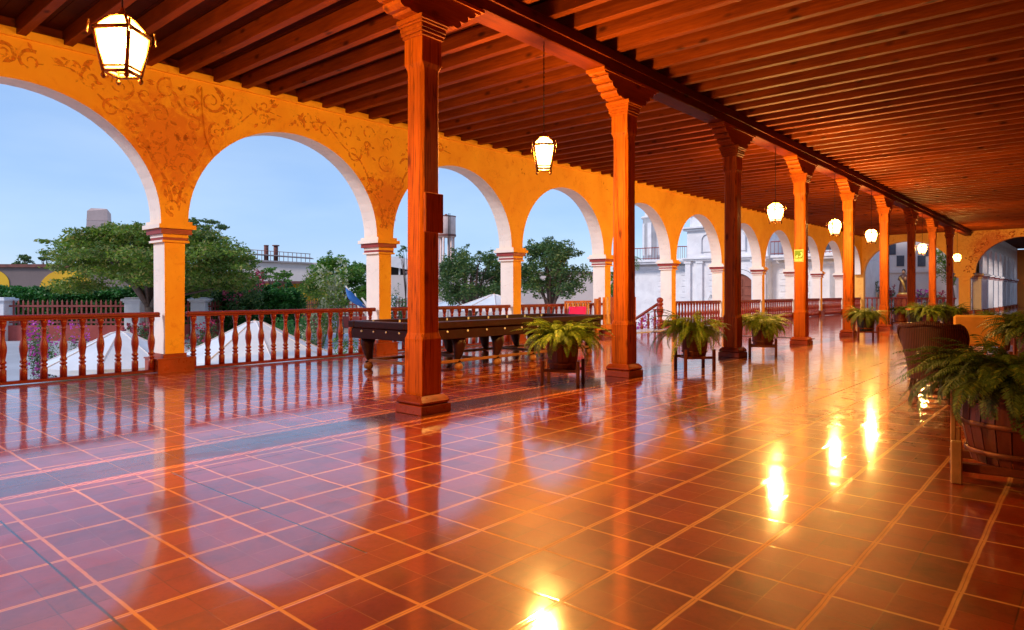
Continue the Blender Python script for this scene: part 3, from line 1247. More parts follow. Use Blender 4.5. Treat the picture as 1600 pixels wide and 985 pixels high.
for ix in (-1, 1):
    for y in (-L2 + .25, -L2 + 1.2, -L2 + 2.2, L2 - 2.2, L2 - 1.2, L2 - .25):
        b = MB()
        x = ix * (W2 - .16)
        pts = [(x, y, .56), (x + ix * .03, y, .44), (x + ix * .0, y, .28), (x - ix * .03, y, .18), (x, y, .12)]
        b.tube(pts, [.13, .115, .08, .055, .06], 10)
        lg = b.build('leg', M['darkwood'], bt)
        b = MB()
        b.lathe([(.02, .0), (.07, .02), (.085, .06), (.07, .105), (.04, .13)], 12, (x, y, 0))
        f_ = b.build('claw_foot', M['footwood'], lg)
b = MB()
for ix in (-1, 1):
    b.box((ix * (W2 - .16) - .03, -L2 + .25, .14), (ix * (W2 - .16) + .03, L2 - .25, .19), .006)
for y in (-L2 + .25, -L2 + 1.75, L2 - 1.75, L2 - .25):
    b.box((-W2 + .2, y - .03, .141), (W2 - .2, y + .03, .188), 0)
b.build('stretcher', M['footwood'], bt)


# ------------------------------------------------------------------ lanterns
LZ = 3.25
LAMP_W = 1150.
LAMPY = [1.95, 7.2, 16.0, 20.8, 25.0, 33.9, 43.8]
lan = thing('hanging_lantern', 'x', 'lantern', (-5.66, LAMPY[0], LZ), R(38), 'lit lanterns hanging from the great beam')
zt, zb, wt, wb = .10, -.215, .138, .090
def cor(w, z):
    return [(-w, -w, z), (w, -w, z), (w, w, z), (-w, w, z)]
b = MB()
T_, B_ = cor(wt, zt), cor(wb, zb)
for i in range(4):
    b.tube([T_[i], B_[i]], .015, 6)
    b.tube([T_[i], T_[(i + 1) % 4]], .018, 6)
    b.tube([B_[i], B_[(i + 1) % 4]], .014, 6)
    lo = [tuple(B_[i][k] + (T_[i][k] - B_[i][k]) * .12 for k in range(3)) for i in (i, (i + 1) % 4)]
    b.tube(lo, .010, 6)
    top = cor(.060, .215)
    b.tube([T_[i], top[i]], .013, 6)
    b.tube([top[i], top[(i + 1) % 4]], .009, 6)
    # ear
    e = Vector(T_[i]) * 1.0
    e.z = zt
    o_ = Vector((T_[i][0], T_[i][1], 0)).normalized() * .03
    b.tube([e + o_ + Vector((0, 0, .05)), e + o_ * 1.4 + Vector((0, 0, -.05))], .008, 6)
b.lathe([(.075, .216), (.065, .23), (.025, .25), (.015, .28), (.006, .30)], 8)
fr = b.build('frame', M['brass'], lan)
for i in range(4):
    b = MB()
    b.lathe([(.004, -.06), (.018, -.045), (.020, -.03), (.010, -.015), (.014, 0)], 8, (B_[i][0], B_[i][1], zb))
    b.build('finial', M['brass'], fr)
b = MB()
g = .006
for i in range(4):
    j = (i + 1) % 4
    def ins(p, z):
        return (p[0] * (1 - .04), p[1] * (1 - .04), z)
    b.add([ins(B_[i], zb), ins(B_[j], zb), ins(T_[j], zt), ins(T_[i], zt)], [(0, 1, 2, 3)])
b.build('glass', M['glass'], lan)
b = MB()
top = cor(.058, .21)
for i in range(4):
    j = (i + 1) % 4
    b.add([ins(T_[i], zt + .012), ins(T_[j], zt + .012), top[j], top[i]], [(0, 1, 2, 3)])
b.build('roof_glass', M['glass'], lan)
b = MB()
z = .37
while z < 1.52:
    a = PI / 2 if int(z * 25) % 2 else 0
    z += .04
pts = [(0, 0, .29), (0, 0, 4.78 - LZ)]
b.tube(pts, .006, 6)
k = 0
z = .38
while z < 4.76 - LZ:
    mm = Matrix.Translation((0, 0, z)) @ Matrix.Rotation(PI / 2 * (k % 2), 4, 'Z') @ Matrix.Rotation(PI / 2, 4, 'X')
    b.lathe([(.010, -.003), (.014, 0), (.010, .003)], 6, (0, 0, 0), True, False, mm)
    z += .03
    k += 1
b.build('chain', M['iron'], lan)
b = MB()
b.lathe([(.004, -.15), (.03, -.14), (.045, -.11), (.045, -.07), (.02, -.02), (.018, .02), (.004, .03)], 10)
b.build('bulb', M['bulb'], lan)
pl = bpy.data.lights.new('lantern_light', 'POINT')
pl.energy = LAMP_W
pl.color = (1., .52, .115)
pl.shadow_soft_size = .09


def lamp_light(x, y, z):
    lo_ = bpy.data.objects.new('lantern_light', pl)
    C.objects.link(lo_)
    lo_.location = (x, y, z - .0)


lamp_light(-5.66, LAMPY[0], LZ + .04)
LL = ['nearest lit lantern, large at the upper left', 'lit lantern hanging between the first and second wooden columns',
      'lit lantern hanging left of the column with the green sign', 'lit lantern just right of the column with the green sign',
      'lit lantern between the fifth and sixth wooden columns', 'second-farthest lit lantern, near the leafy tree beyond the end arch',
      'farthest lit lantern, beside the pier of the end wall']
lan['label'] = LL[0]
for i, y in enumerate(LAMPY[1:]):
    dup(lan, (-5.66, y, LZ + random.uniform(-.02, .02)), R(random.choice((8, 25, 40, 62))), LL[i + 1])
    lamp_light(-5.66, y, LZ + .04)


# ------------------------------------------------------------------ ferns and planters
def frond(vs, fs, base, az, L, lift, droop, rr, dens=22, pw=.085, curl=0.):
    """one fern frond: rachis + paired pinnae, arching outwards"""
    d = Vector((math.cos(az), math.sin(az), 0))
    side = Vector((-math.sin(az), math.cos(az), 0))
    p = Vector(base)
    n = dens
    ang = lift
    st = L / n
    pts = []
    for i in range(n + 1):
        pts.append((p.copy(), ang))
        ang -= droop / n * (1 + .6 * i / n)
        p += (d * math.cos(ang) + Vector((0, 0, 1)) * math.sin(ang)) * st + side * curl * st
    def quad(a, b_, c, e):
        o = len(vs)
        vs.extend([tuple(a), tuple(b_), tuple(c), tuple(e)])
        fs.append((o, o + 1, o + 2, o + 3))
    for i in range(n):
        a, an = pts[i]
        b_, _ = pts[i + 1]
        w = .0035 * (1 - .7 * i / n)
        quad(a - side * w, a + side * w, b_ + side * w, b_ - side * w)
        f = i / n
        if f < .12:
            continue
        ln = pw * (math.sin(min(1, (f - .05) * 1.5) * PI / 2) * (1 - f ** 2.2) + .10)
        fwd = (b_ - a).normalized()
        for s in (-1, 1):
            tip = a + side * s * ln + fwd * ln * .45 + Vector((0, 0, -ln * (.22 + rr.uniform(0, .25))))
            hw = st * .42
            mid = (a + tip) / 2
            quad(a - fwd * hw * .3, mid - fwd * hw + Vector((0, 0, .004)), tip, mid + fwd * hw * 1.1)


def fern_mesh(seed, n, L, zc, spread=.12, mat=None, name='fern_fronds', parent=None, low=-.2, pw=.085, dens=22, lean=None):
    rr = random.Random(seed)
    vs, fs = [], []
    for i in range(n):
        az = rr.uniform(0, 2 * PI)
        lf = rr.triangular(.2, 1.5, 1.15)
        LL_ = L * rr.uniform(.6, 1.12) * (1.0 if lf < 1.2 else .8)
        if lean:
            LL_ *= 1 + lean[1] * math.cos(az - lean[0])
        r0 = rr.uniform(0, spread)
        base = (r0 * math.cos(az), r0 * math.sin(az), zc)
        frond(vs, fs, base, az + rr.uniform(-.4, .4), LL_, lf, rr.uniform(.9, 2.2), rr, dens, pw * rr.uniform(.8, 1.15), rr.uniform(-.25, .25))
    b = MB()
    b.add(vs, fs)
    return b.build(name, mat, parent)


def staves(b, r0, r1, rm, z0, z1, n=18, c=(0, 0)):
    """a coopered tub whose staves show as facets with gaps"""
    prof = [(r0, z0), ((r0 + rm) / 2 + .004, z0 + (z1 - z0) * .25), (rm, z0 + (z1 - z0) * .5), ((r1 + rm) / 2 + .003, z0 + (z1 - z0) * .75), (r1, z1)]
    for i in range(n):
        a0 = 2 * PI * i / n + .012
        a1 = 2 * PI * (i + 1) / n - .012
        vs = []
        for r, z in prof:
            for a in (a0, a1):
                vs.append((c[0] + r * math.cos(a), c[1] + r * math.sin(a), z))
            for a in (a1, a0):
                vs.append((c[0] + (r - .022) * math.cos(a), c[1] + (r - .022) * math.sin(a), z))
        fs = []
        for k in range(len(prof) - 1):
            o = k * 4
            for q in range(4):
                w = (q + 1) % 4
                fs.append((o + q, o + w, o + 4 + w, o + 4 + q))
        m_ = (len(prof) - 1) * 4
        fs.append((m_, m_ + 1, m_ + 2, m_ + 3))
        fs.append((3, 2, 1, 0))
        b.add(vs, fs)


def planter(label, loc, rz, seed, n=60, L=.62, fm='fern', lean=None, group='fern planters between the columns', tub='tub', zc=.70):
    p = thing('fern_planter', label, 'planter', loc, rz, group)
    b = MB()
    staves(b, .19, .235, .225, .22, .68)
    tb = b.build('tub', M[tub], p)
    for z, r in ((.30, .218), (.58, .236)):
        b = MB()
        b.lathe([(r, z), (r + .006, z + .003), (r + .006, z + .03), (r, z + .033)], 24, (0, 0, 0), True, False)
        b.build('hoop', M['hoop'], tb)
    b = MB()
    b.lathe([(.0, .60), (.20, .61), (.205, .58)], 16, (0, 0, 0), True, False)
    b.build('soil', M['soil'], p)
    b = MB()
    for sx in (-1, 1):
        b.box((-.27, sx * .20 - .018, .19), (.27, sx * .20 + .018, .235), .004)
        b.box((sx * .20 - .018, -.18, .191), (sx * .20 + .018, .18, .218), 0)
    b.build('stand', M['standwood'], p)
    for sx in (-1, 1):
        for sy in (-1, 1):
            b = MB()
            b.box((sx * .262 - .025, sy * .215 - .025, 0), (sx * .262 + .025, sy * .215 + .025, .36), .006)
            b.build('leg', M['standwood'], p)
    fern_mesh(seed, int(n * 2.1), L, .64, .15, M[fm], 'fern', p, lean=lean, pw=.10, dens=26)
    return p


planter('fern planter with yellow-green fronds, between the first and second wooden columns', (-5.93, 8.0, 0), R(25), 1, 80, .70)
planter('fern planter with long fronds drooping to one side, between the second and third columns', (-5.34, 11.1, 0), R(50), 2, 60, .72, 'fern', (3.6, .45))
planter('fern planter on a stand between the third column and the green sign column', (-5.35, 14.37, 0), R(20), 3, 70, .66)
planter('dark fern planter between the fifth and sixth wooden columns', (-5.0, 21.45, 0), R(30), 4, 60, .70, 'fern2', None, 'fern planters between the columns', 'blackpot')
planter('small fern planter between the sixth and seventh wooden columns', (-5.5, 28.6, 0), R(10), 5, 40, .55, 'fern2')
p6 = thing('square_planter', 'square black pot with an orange rim beside the eighth column', 'planter', (-4.85, 27.8, 0), R(20))
b = MB()
vs = []
for h, z in ((.20, .2), (.26, .72)):
    vs += [(-h, -h, z), (h, -h, z), (h, h, z), (-h, h, z)]
b.add(vs, [(0, 1, 5, 4), (1, 2, 6, 5), (2, 3, 7, 6), (3, 0, 4, 7), (0, 3, 2, 1), (4, 5, 6, 7)])
b.build('pot', M['blackpot'], p6)
b = MB()
b.box((-.28, -.28, .715), (.28, .28, .77), .01)
b.build('rim', M['rim'], p6)
for sx in (-1, 1):
    for sy in (-1, 1):
        b = MB()
        b.box((sx * .18 - .03, sy * .18 - .03, 0), (sx * .18 + .03, sy * .18 + .03, .2), .005)
        b.build('leg', M['standwood'], p6)
fern_mesh(16, 26, .45, .75, .1, M['fern'], 'fern', p6)
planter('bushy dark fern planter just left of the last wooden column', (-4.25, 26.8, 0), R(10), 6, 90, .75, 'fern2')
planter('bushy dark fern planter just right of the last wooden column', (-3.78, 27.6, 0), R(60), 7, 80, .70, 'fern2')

# the big barrel planter at the right edge
bp = thing('barrel_planter', 'big dark barrel planter of drooping ferns at the right edge, on bare wooden feet', 'planter', (-.42, 6.0, 0), R(8), None)
b = MB()
staves(b, .27, .315, .335, .14, .74, 22)
tb = b.build('barrel', M['tub'], bp)
for z, r in ((.20, .305), (.40, .335), (.62, .328)):
    b = MB()
    b.lathe([(r, z), (r + .006, z + .003), (r + .006, z + .035), (r, z + .038)], 28, (0, 0, 0), True, False)
    b.build('hoop', M['hoop'], tb)
b = MB()
b.lathe([(.0, .68), (.28, .69), (.29, .66)], 16, (0, 0, 0), True, False)
b.build('soil', M['soil'], bp)
b = MB()
b.box((-.40, -.27, .08), (.40, -.19, .138), .006)
b.box((-.40, .19, .08), (.40, .27, .138), .006)
b.build('stand', M['standwood'], bp)
for sx in (-1, 1):
    for sy in (-1, 1):
        b = MB()
        b.box((sx * .36 - .035, sy * .30 - .03, 0), (sx * .36 + .035, sy * .30 + .03, .30), .008)
        b.build('foot', M['palewood'], bp)
b = MB()
b.box((-.395, -.055, .0), (-.36, -.02, .72), .006)
b.build('stake', M['palewood'], bp)
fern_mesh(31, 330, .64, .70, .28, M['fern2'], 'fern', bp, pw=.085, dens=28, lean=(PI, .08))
# ferns behind it along the right
for i, (x, y, sc, lb) in enumerate(((.15, 8.2, 1.0, 'tall fern planter behind the barrel planter at the right edge'), (-.70, 13.6, 1.05, 'fern planter at the right edge beyond the wicker chair'),
                                    (-1.25, 18.6, .95, 'fern planter behind the yellow armchair'), (-1.75, 20.5, .95, 'farthest fern planter in the row behind the yellow armchair'))):
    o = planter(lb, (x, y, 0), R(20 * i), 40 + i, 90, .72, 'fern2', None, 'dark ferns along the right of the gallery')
    o.scale = (sc,) * 3


# ------------------------------------------------------------------ chairs
wc = thing('wicker_armchair', 'brown wicker armchair with a flared curved back, seen from behind', 'chair', (-1.52, 9.75, 0), R(0))
# local: back faces -Y (towards the camera)
b = MB()
vs, fs = [], []
NU, NV = 25, 12
for layer in (0, 1):
    for j in range(NV + 1):
        f = j / NV
        z = .30 + .66 * f
        for i in range(NU + 1):
            s = -1 + 2 * i / NU
            a = s * R(112)
            rad = (.30 + .13 * f ** 1.3) - layer * .035
            zz = z
            if j == NV:
                zz = .96 - .05 * abs(s) ** 1.5 - (.22 * max(0, abs(s) - .55) / .45 if abs(s) > .55 else 0) + .012 * math.cos(s * 9)
            else:
                top = .96 - .05 * abs(s) ** 1.5 - (.22 * max(0, abs(s) - .55) / .45 if abs(s) > .55 else 0)
                zz = .28 + (top - .28) * f
            x = rad * math.sin(a) * 1.12
            y = -rad * math.cos(a)
            vs.append((x, y, zz))
n1 = (NU + 1) * (NV + 1)
for j in range(NV):
    for i in range(NU):
        q = j * (NU + 1) + i
        fs.append((q, q + 1, q + NU + 2, q + NU + 1))
        fs.append((n1 + q, n1 + q + NU + 1, n1 + q + NU + 2, n1 + q + 1))
for i in range(NU):
    q = NV * (NU + 1) + i
    fs.append((q, q + 1, n1 + q + 1, n1 + q))
b.add(vs, fs, True)
b.build('backrest', M['wicker'], wc)
b = MB()
pts = [vs[NV * (NU + 1) + i] for i in range(NU + 1)]
b.tube([(p[0], p[1], p[2] + .005) for p in pts], .028, 8)
b.build('rolled_edge', M['wicker'], wc)
b = MB()
b.lathe([(.0, .40), (.28, .40), (.31, .37), (.31, .30), (.29, .28), (.0, .28)], 24, (0, 0, 0), True, False)
b.build('seat', M['wicker'], wc)
b = MB()
for i in range(36):
    a = 2 * PI * i / 36
    for s in (-1, 1):
        a2 = a + s * .35
        b.tube([(.30 * math.cos(a), .30 * math.sin(a), .28), (.335 * math.cos(a2), .335 * math.sin(a2), .15)], .005, 4)
ring = [(.338 * math.cos(2 * PI * i / 24), .338 * math.sin(2 * PI * i / 24), .145) for i in range(25)]
b.tube(ring, .014, 6)
b.build('lattice_skirt', M['wicker'], wc)
for sx in (-1, 1):
    for sy in (-1, 1):
        b = MB()
        b.tube([(sx * .2, sy * .2, .28), (sx * .25, sy * .25, .1), (sx * .28, sy * .28, 0)], [.022, .02, .026], 8)
        b.build('leg', M['wicker'], wc)
b = MB()
b.tube([(-.27, -.27, .06), (.27, -.27, .06), (.27, .27, .06), (-.27, .27, .06), (-.27, -.27, .06)], .012, 6)
b.build('stretcher', M['wicker'], wc)
# bring the chair to the photographed size
wc.scale = (.76, .80, 1.0)

yc = thing('yellow_armchair', 'armchair with a square yellow upholstered back beyond the wicker chair', 'chair', (-1.72, 16.1, 0), R(6))
b = MB()
b.box((-.42, -.10, .30), (.42, .06, .90), .04)
b.build('backrest', M['cushion'], yc)
b = MB()
b.box((-.38, .062, .28), (.38, .68, .46), .05)
b.build('seat', M['cushion'], yc)
for sx in (-1, 1):
    b = MB()
    b.box((sx * .45 - .05, -.08, .22), (sx * .45 + .05, .66, .62), .03)
    b.build('armrest', M['wicker'], yc)
    for y in (-.05, .6):
        b = MB()
        b.box((sx * .4 - .03, y - .03, 0), (sx * .4 + .03, y + .03, .28), .005)
        b.build('leg', M['standwood'], yc)

# ------------------------------------------------------------------ foliage helpers
def leaf_mesh(name, clumps, per, size, mat, parent, seed=1, aspect=.4, shell=.35):
    """clumps: (x,y,z, rx,ry,rz); leaves scattered through each clump, denser towards its skin"""
    rg = np.random.default_rng(seed)
    P = []
    extra = []
    for (x, y, z, rx, ry, rz) in clumps:          # stray sprigs round every clump break the outline
        for _k in range(3):
            dd = rg.normal(size=3)
            dd /= np.linalg.norm(dd)
            q = rg.uniform(.85, 1.5)
            extra.append((x + dd[0] * rx * q, y + dd[1] * ry * q, z + dd[2] * rz * q, rx * .33, ry * .33, rz * .33))
    for (x, y, z, rx, ry, rz) in list(clumps) + extra:
        n = int(per * (rx * ry + ry * rz + rx * rz) / 3)
        n = max(int(n * .78), 14)
        d = rg.normal(size=(n, 3))
        d /= np.linalg.norm(d, axis=1)[:, None]
        rad = rg.uniform(shell, 1.08, n)[:, None] * (1 + .18 * np.sin(d[:, :1] * 7 + seed) * np.cos(d[:, 1:2] * 6))
        P.append(d * rad * np.array([rx, ry, rz]) + np.array([x, y, z]))
    P = np.concatenate(P)
    n = len(P)
    a = rg.normal(size=(n, 3))
    a[:, 2] *= .6
    a /= np.linalg.norm(a, axis=1)[:, None]
    b_ = rg.normal(size=(n, 3))
    b_ -= (b_ * a).sum(1)[:, None] * a
    b_ /= np.linalg.norm(b_, axis=1)[:, None]
    s = size * .8 * rg.uniform(.55, 1.4, n)[:, None]
    V = np.empty((n, 4, 3))
    V[:, 0] = P - a * s
    V[:, 1] = P - b_ * s * aspect
    V[:, 2] = P + a * s
    V[:, 3] = P + b_ * s * aspect
    me = bpy.data.meshes.new(name)
    me.vertices.add(n * 4)
    me.loops.add(n * 4)
    me.polygons.add(n)
    me.vertices.foreach_set('co', V.reshape(-1))
    me.loops.foreach_set('vertex_index', np.arange(n * 4, dtype=np.int32))
    me.polygons.foreach_set('loop_start', np.arange(0, n * 4, 4, dtype=np.int32))
    me.polygons.foreach_set('loop_total', np.full(n, 4, dtype=np.int32))
    me.materials.append(mat)
    me.update(calc_edges=True)
    me.validate()
    o = bpy.data.objects.new(name, me)
    C.objects.link(o)
    if parent:
        o.parent = parent
    return o


def umbrella_tree(label, base, w, zlo, zhi, seed, mat, per=420, size=.15, trunk_r=.22, nlimb=7, group=None, flat=True, ncl=26, depth=None, name='spreading_tree'):
    """wide flat-topped crown from zlo to zhi (world heights), trunk from base"""
    rr = random.Random(seed)
    t = thing(name, label, 'tree', base, 0, group)
    H_ = zhi - base[2]
    L_ = zlo - base[2]
    dep = depth or w * .7
    clumps = []
    ends = []
    for i in range(ncl):
        a = rr.uniform(0, 2 * PI)
        r = math.sqrt(rr.uniform(0, 1))
        x = r * math.cos(a) * w / 2 * .86
        y = r * math.sin(a) * dep / 2 * .86
        dome = math.sqrt(max(0, 1 - (r * .93) ** 2))
        ztop = L_ + (H_ - L_) * (dome if not flat else dome ** .7)
        z = L_ + (ztop - L_) * rr.choice((.35, .6, .8, .86, .86)) + rr.uniform(-.1, .1)
        sx = w * rr.uniform(.07, .13)
        clumps.append((x, y, z, sx, sx * rr.uniform(.8, 1.1), (H_ - L_) * rr.uniform(.07, .13)))
        ends.append((x, y, z))
    leaf_mesh('crown', clumps, per, size, mat, t, seed)
    b = MB()
    fork = H_ * .32
    b.tube([(0, 0, 0), (.1, .05, fork * .5), (0, 0, fork)], [trunk_r * 1.25, trunk_r, trunk_r * .85], 10)
    rr.shuffle(ends)
    for (x, y, z) in ends[:nlimb + 8]:
        m1 = (x * .3 + rr.uniform(-.2, .2), y * .3, fork + (z - fork) * .5)
        m2 = (x * .7, y * .7 + rr.uniform(-.2, .2), fork + (z - fork) * .85)
        b.tube([(0, 0, fork * .95), m1, m2, (x, y, z)], [trunk_r * .5, trunk_r * .34, trunk_r * .18, trunk_r * .06], 6)
    b.build('trunk', M['bark'], t)
    return t


def bush(label, base, w, h, seed, mat, per=500, size=.1, bloom=None, name='bush', cat='bush', dep=None, group=None, bfrac=.3):
    rr = random.Random(seed)
    t = thing(name, label, cat, base, 0, group)
    cl = []
    dep = dep or w * .7
    for i in range(12):
        x, y = rr.uniform(-.42, .42) * w, rr.uniform(-.42, .42) * dep
        z = h * rr.uniform(.25, .78)
        cl.append((x, y, z, w * rr.uniform(.12, .22), dep * rr.uniform(.14, .22), h * rr.uniform(.16, .28)))
    leaf_mesh('foliage', cl, per, size, mat, t, seed)
    if bloom:
        bl = [(c[0] + rr.uniform(-.1, .1) * w, c[1] - .02, c[2] + h * .12, c[3] * .8, c[4] * .9, c[5] * .8) for c in cl[:7]]
        leaf_mesh('blossom', bl, per * bfrac, size * .9, bloom, t, seed + 9, .9, .8)
    b = MB()
    for i in range(5):
        a = rr.uniform(0, 6.3)
        b.tube([(0, 0, 0), (.15 * w * math.cos(a), .15 * w * math.sin(a), h * .3), (.3 * w * math.cos(a), .3 * dep * math.sin(a), h * .6)], [.04, .03, .01], 5)
    b.build('stem', M['bark'], t)
    return t


def g(u, d):
    p = at(u, 457, d)
    return (p.x, p.y, G)


def zat(v, d):
    return CAMH - (v - 457.3) / F * d


# trees
umbrella_tree('broad flat-topped acacia behind the first pier', g(234, 40), 15.0, zat(466, 40), zat(347, 40), 11, M['leaf'], 900, .13, .3, ncl=76, flat=True)
umbrella_tree('taller dark tree rising behind the broad acacia', g(318, 62), 5.2, zat(372, 62), zat(336, 62), 12, M['leafd'], 900, .16, .25, ncl=16)
umbrella_tree('bright green rounded tree left of the second pier', g(530, 46), 6.6, zat(482, 46), zat(394, 46), 13, M['leafb'], 1300, .12, .22, ncl=50, flat=False)
umbrella_tree('grey-green tree in front of the water tower', g(738, 36), 5.3, zat(492, 36), zat(376, 36), 14, M['leafd'], 1500, .10, .2, ncl=48, flat=False)
umbrella_tree('tree with a rust-tinged top between the third and fourth piers', g(860, 34), 4.8, zat(480, 34), zat(366, 34), 15, M['leafd'], 1400, .10, .18, ncl=44)
umbrella_tree('low dark tree on the left skyline', g(32, 120), 6., zat(418, 120), zat(397, 120), 16, M['leafd'], 300, .3, .3, ncl=14, flat=False)
umbrella_tree('smaller dark tree on the left skyline beside the brick tower', g(72, 125), 3.4, zat(412, 125), zat(396, 125), 17, M['leafd'], 300, .3, .25, ncl=10, flat=False)
umbrella_tree('slender tree beyond the stair head, left of the white church', g(957, 33), 1.6, zat(475, 33), zat(405, 33), 18, M['leafb'], 1100, .09, .1, ncl=16, flat=False)
umbrella_tree('thin dark tree peeping beside the nearest wooden column', g(634, 70), 2.4, zat(405, 70), zat(380, 70), 19, M['leafd'], 500, .12, .1, ncl=8, flat=False)
umbrella_tree('low green tree in front of the factory roof', g(432, 60), 4.6, zat(445, 60), zat(417, 60), 20, M['leafb'], 700, .15, .15, ncl=16, flat=False)
# palm by the church
pt = thing('palm_tree', 'small palm with arching fronds in front of the church balcony', 'tree', g(978, 36))
b = MB()
ph = zat(408, 36) - G
b.tube([(0, 0, 0), (.08, 0, ph * .5), (0, 0, ph)], [.16, .12, .1], 10)
b.build('trunk', M['bark'], pt)
vs, fs = [], []
rr = random.Random(3)
for i in range(18):
    frond(vs, fs, (0, 0, ph), i * .7, 1.1, rr.uniform(.2, 1.2), 1.8, rr, 16, .28)
b = MB()
b.add(vs, fs)
b.build('fronds', M['leafb'], pt)

# bushes and blossom
bush('pink bougainvillea mass behind the lamp-topped pillars', g(345, 48.5), 7.4, zat(424, 48.5) - G, 21, M['leafd'], 600, .12, M['pink'], 'bougainvillea', 'bush', 3., None, .55)
bush('cream-flowering shrub in front of the bright green tree', g(505, 41), 3.0, zat(412, 41) - G, 22, M['leaf'], 600, .11, M['pale'], 'flowering_shrub', 'bush', 2.4, None, .6)
bush('magenta bougainvillea bush beside the nearest parasol', g(88, 20), 1.5, zat(505, 20) - G, 23, M['leafd'], 1400, .05, M['magenta'], 'bougainvillea', 'bush', 1.2, None, .5)
bush('low green bush by the left road edge', g(58, 27), 1.3, zat(502, 27) - G, 24, M['hedge'], 900, .07)
bush('pink flowering bush at the foot of the white pillar', g(226, 34), 1.7, zat(502, 34) - G, 25, M['leafd'], 800, .08, M['pink'], 'bougainvillea', 'bush', 1.3, None, .5)
bush('pink flowering bush left of the second parasol', g(322, 34), 2., zat(500, 34) - G, 26, M['leafd'], 800, .08, M['pink'], 'bougainvillea', 'bush', 1.3, None, .6)
bush('dark green bush right behind the second parasol', g(455, 33), 3.4, zat(492, 33) - G, 27, M['hedge'], 700, .09)
bush('white flowering bush low behind the balustrade', g(495, 29), 1.7, zat(488, 29) - G, 28, M['leafd'], 800, .07, M['pale'], 'flowering_shrub', 'bush', 1.2, None, .5)
bush('bright green shrub low behind the balusters left of the billiard table', g(530, 22), 1.3, zat(520, 22) - G, 29, M['leafb'], 1200, .06)
bush('green shrub beside the white shed', g(618, 50), 2.0, zat(452, 50) - G, 30, M['hedge'], 700, .1)
bush('purple bougainvillea seen through the stair balusters', g(1015, 27.5), .95, zat(486, 27.5) - G, 31, M['magenta'], 1400, .06, M['magenta'], 'bougainvillea', 'bush', .8, None, .9)

# hedge
hd = thing('hedge', 'long clipped dark green hedge behind the red fence', 'hedge', (0, 0, 0))
cl = []
for i in range(44):
    f = i / 43
    p = at(-40 + 500 * f, 457, 49)
    cl.append((p.x, p.y, zat(461 + random.uniform(-3, 3), 49), .9, .9, .55))
    cl.append((p.x, p.y, zat(478, 49), .8, .8, .9))
    cl.append((p.x, p.y, G + .8, .8, .8, .9))
leaf_mesh('foliage', cl, 1900, .12, M['hedge'], hd, 5, .6)
b = MB()
for i in range(0, 44, 2):
    p = at(-40 + 500 * i / 43, 457, 49)
    b.tube([(p.x, p.y, G), (p.x + .1, p.y, G + 2.2)], [.06, .03], 5)
b.build('stems', M['bark'], hd)


# ------------------------------------------------------------------ street fence with white pillars
def pillar(u, d, w, label, lamp=False, vtop=465):
    x, y, z = g(u, d)
    p = thing('white_pillar', label, 'pillar', (x, y, z), YAW, 'white pillars of the street fence')
    ht = zat(vtop, d) - G
    b = MB()
    b.box((-w * .42, -w * .42, 0), (w * .42, w * .42, ht - .35), .03)
    b.build('shaft', M['white'], p)
    b = MB()
    b.box((-w * .47, -w * .47, ht - .348), (w * .47, w * .47, ht - .25), .02)
    b.box((-w * .55, -w * .55, ht - .248), (w * .55, w * .55, ht - .08), .04)
    b.box((-w * .42, -w * .42, ht - .078), (w * .42, w * .42, ht), .03)
    b.build('cap', M['white'], p)
    if lamp:
        l_ = thing('pillar_lamp', 'grey glass street lamp on the white pillar ' + lamp, 'lamp', (x, y, z + ht), YAW, 'lamps on the pillars')
        s = d / 47. * 1.0
        b = MB()
        b.lathe([(.22 * s, 0), (.10 * s, .06 * s), (.06 * s, .2 * s), (.14 * s, .28 * s)], 8)
        b.build('stem', M['iron'], l_)
        b = MB()
        b.lathe([(.16 * s, .29 * s), (.32 * s, .78 * s)], 6)
        b.build('glass', M['roofmetal'], l_)
        b = MB()
        b.lathe([(.38 * s, .785 * s), (.16 * s, 1.0 * s), (.05 * s, 1.05 * s), (.02 * s, 1.2 * s)], 6)
        b.build('hood', M['iron'], l_)
    return p


def fence(u0, d0, u1, d1, label, red=True, vtop=470):
    a = Vector(g(u0, d0))
    c = Vector(g(u1, d1))
    L = (c - a).length
    rz = math.atan2((c - a).y, (c - a).x)
    f = thing('red_fence', label, 'fence', a, rz, 'red fence panels along the street')
    ht = zat(vtop, (d0 + d1) / 2) - G
    if red:
        b = MB()
        b.box((0, -.15, 0), (L, .15, 1.05), .02)
        b.build('low_wall', M['lowred'], f)
        z0 = 1.05
    else:
        z0 = .1
    b = MB()
    n = int(L / .32)
    for i in range(n):
        x = L * (i + .5) / n
        b.box((x - .055, -.03, z0), (x + .055, .03, ht - .1 + .05 * (i % 2)), 0)
        b.add([(x - .055, -.03, ht - .1 + .05 * (i % 2)), (x + .055, -.03, ht - .1 + .05 * (i % 2)), (x, 0, ht + .08)], [(0, 1, 2)])
    b.build('pickets', M['redfence'], f)
    b = MB()
    b.box((0, -.07, ht - .42), (L, -.032, ht - .30))
    b.box((0, -.07, z0 + .15), (L, -.032, z0 + .27))
    b.build('rail', M['redfence'], f)
    return f


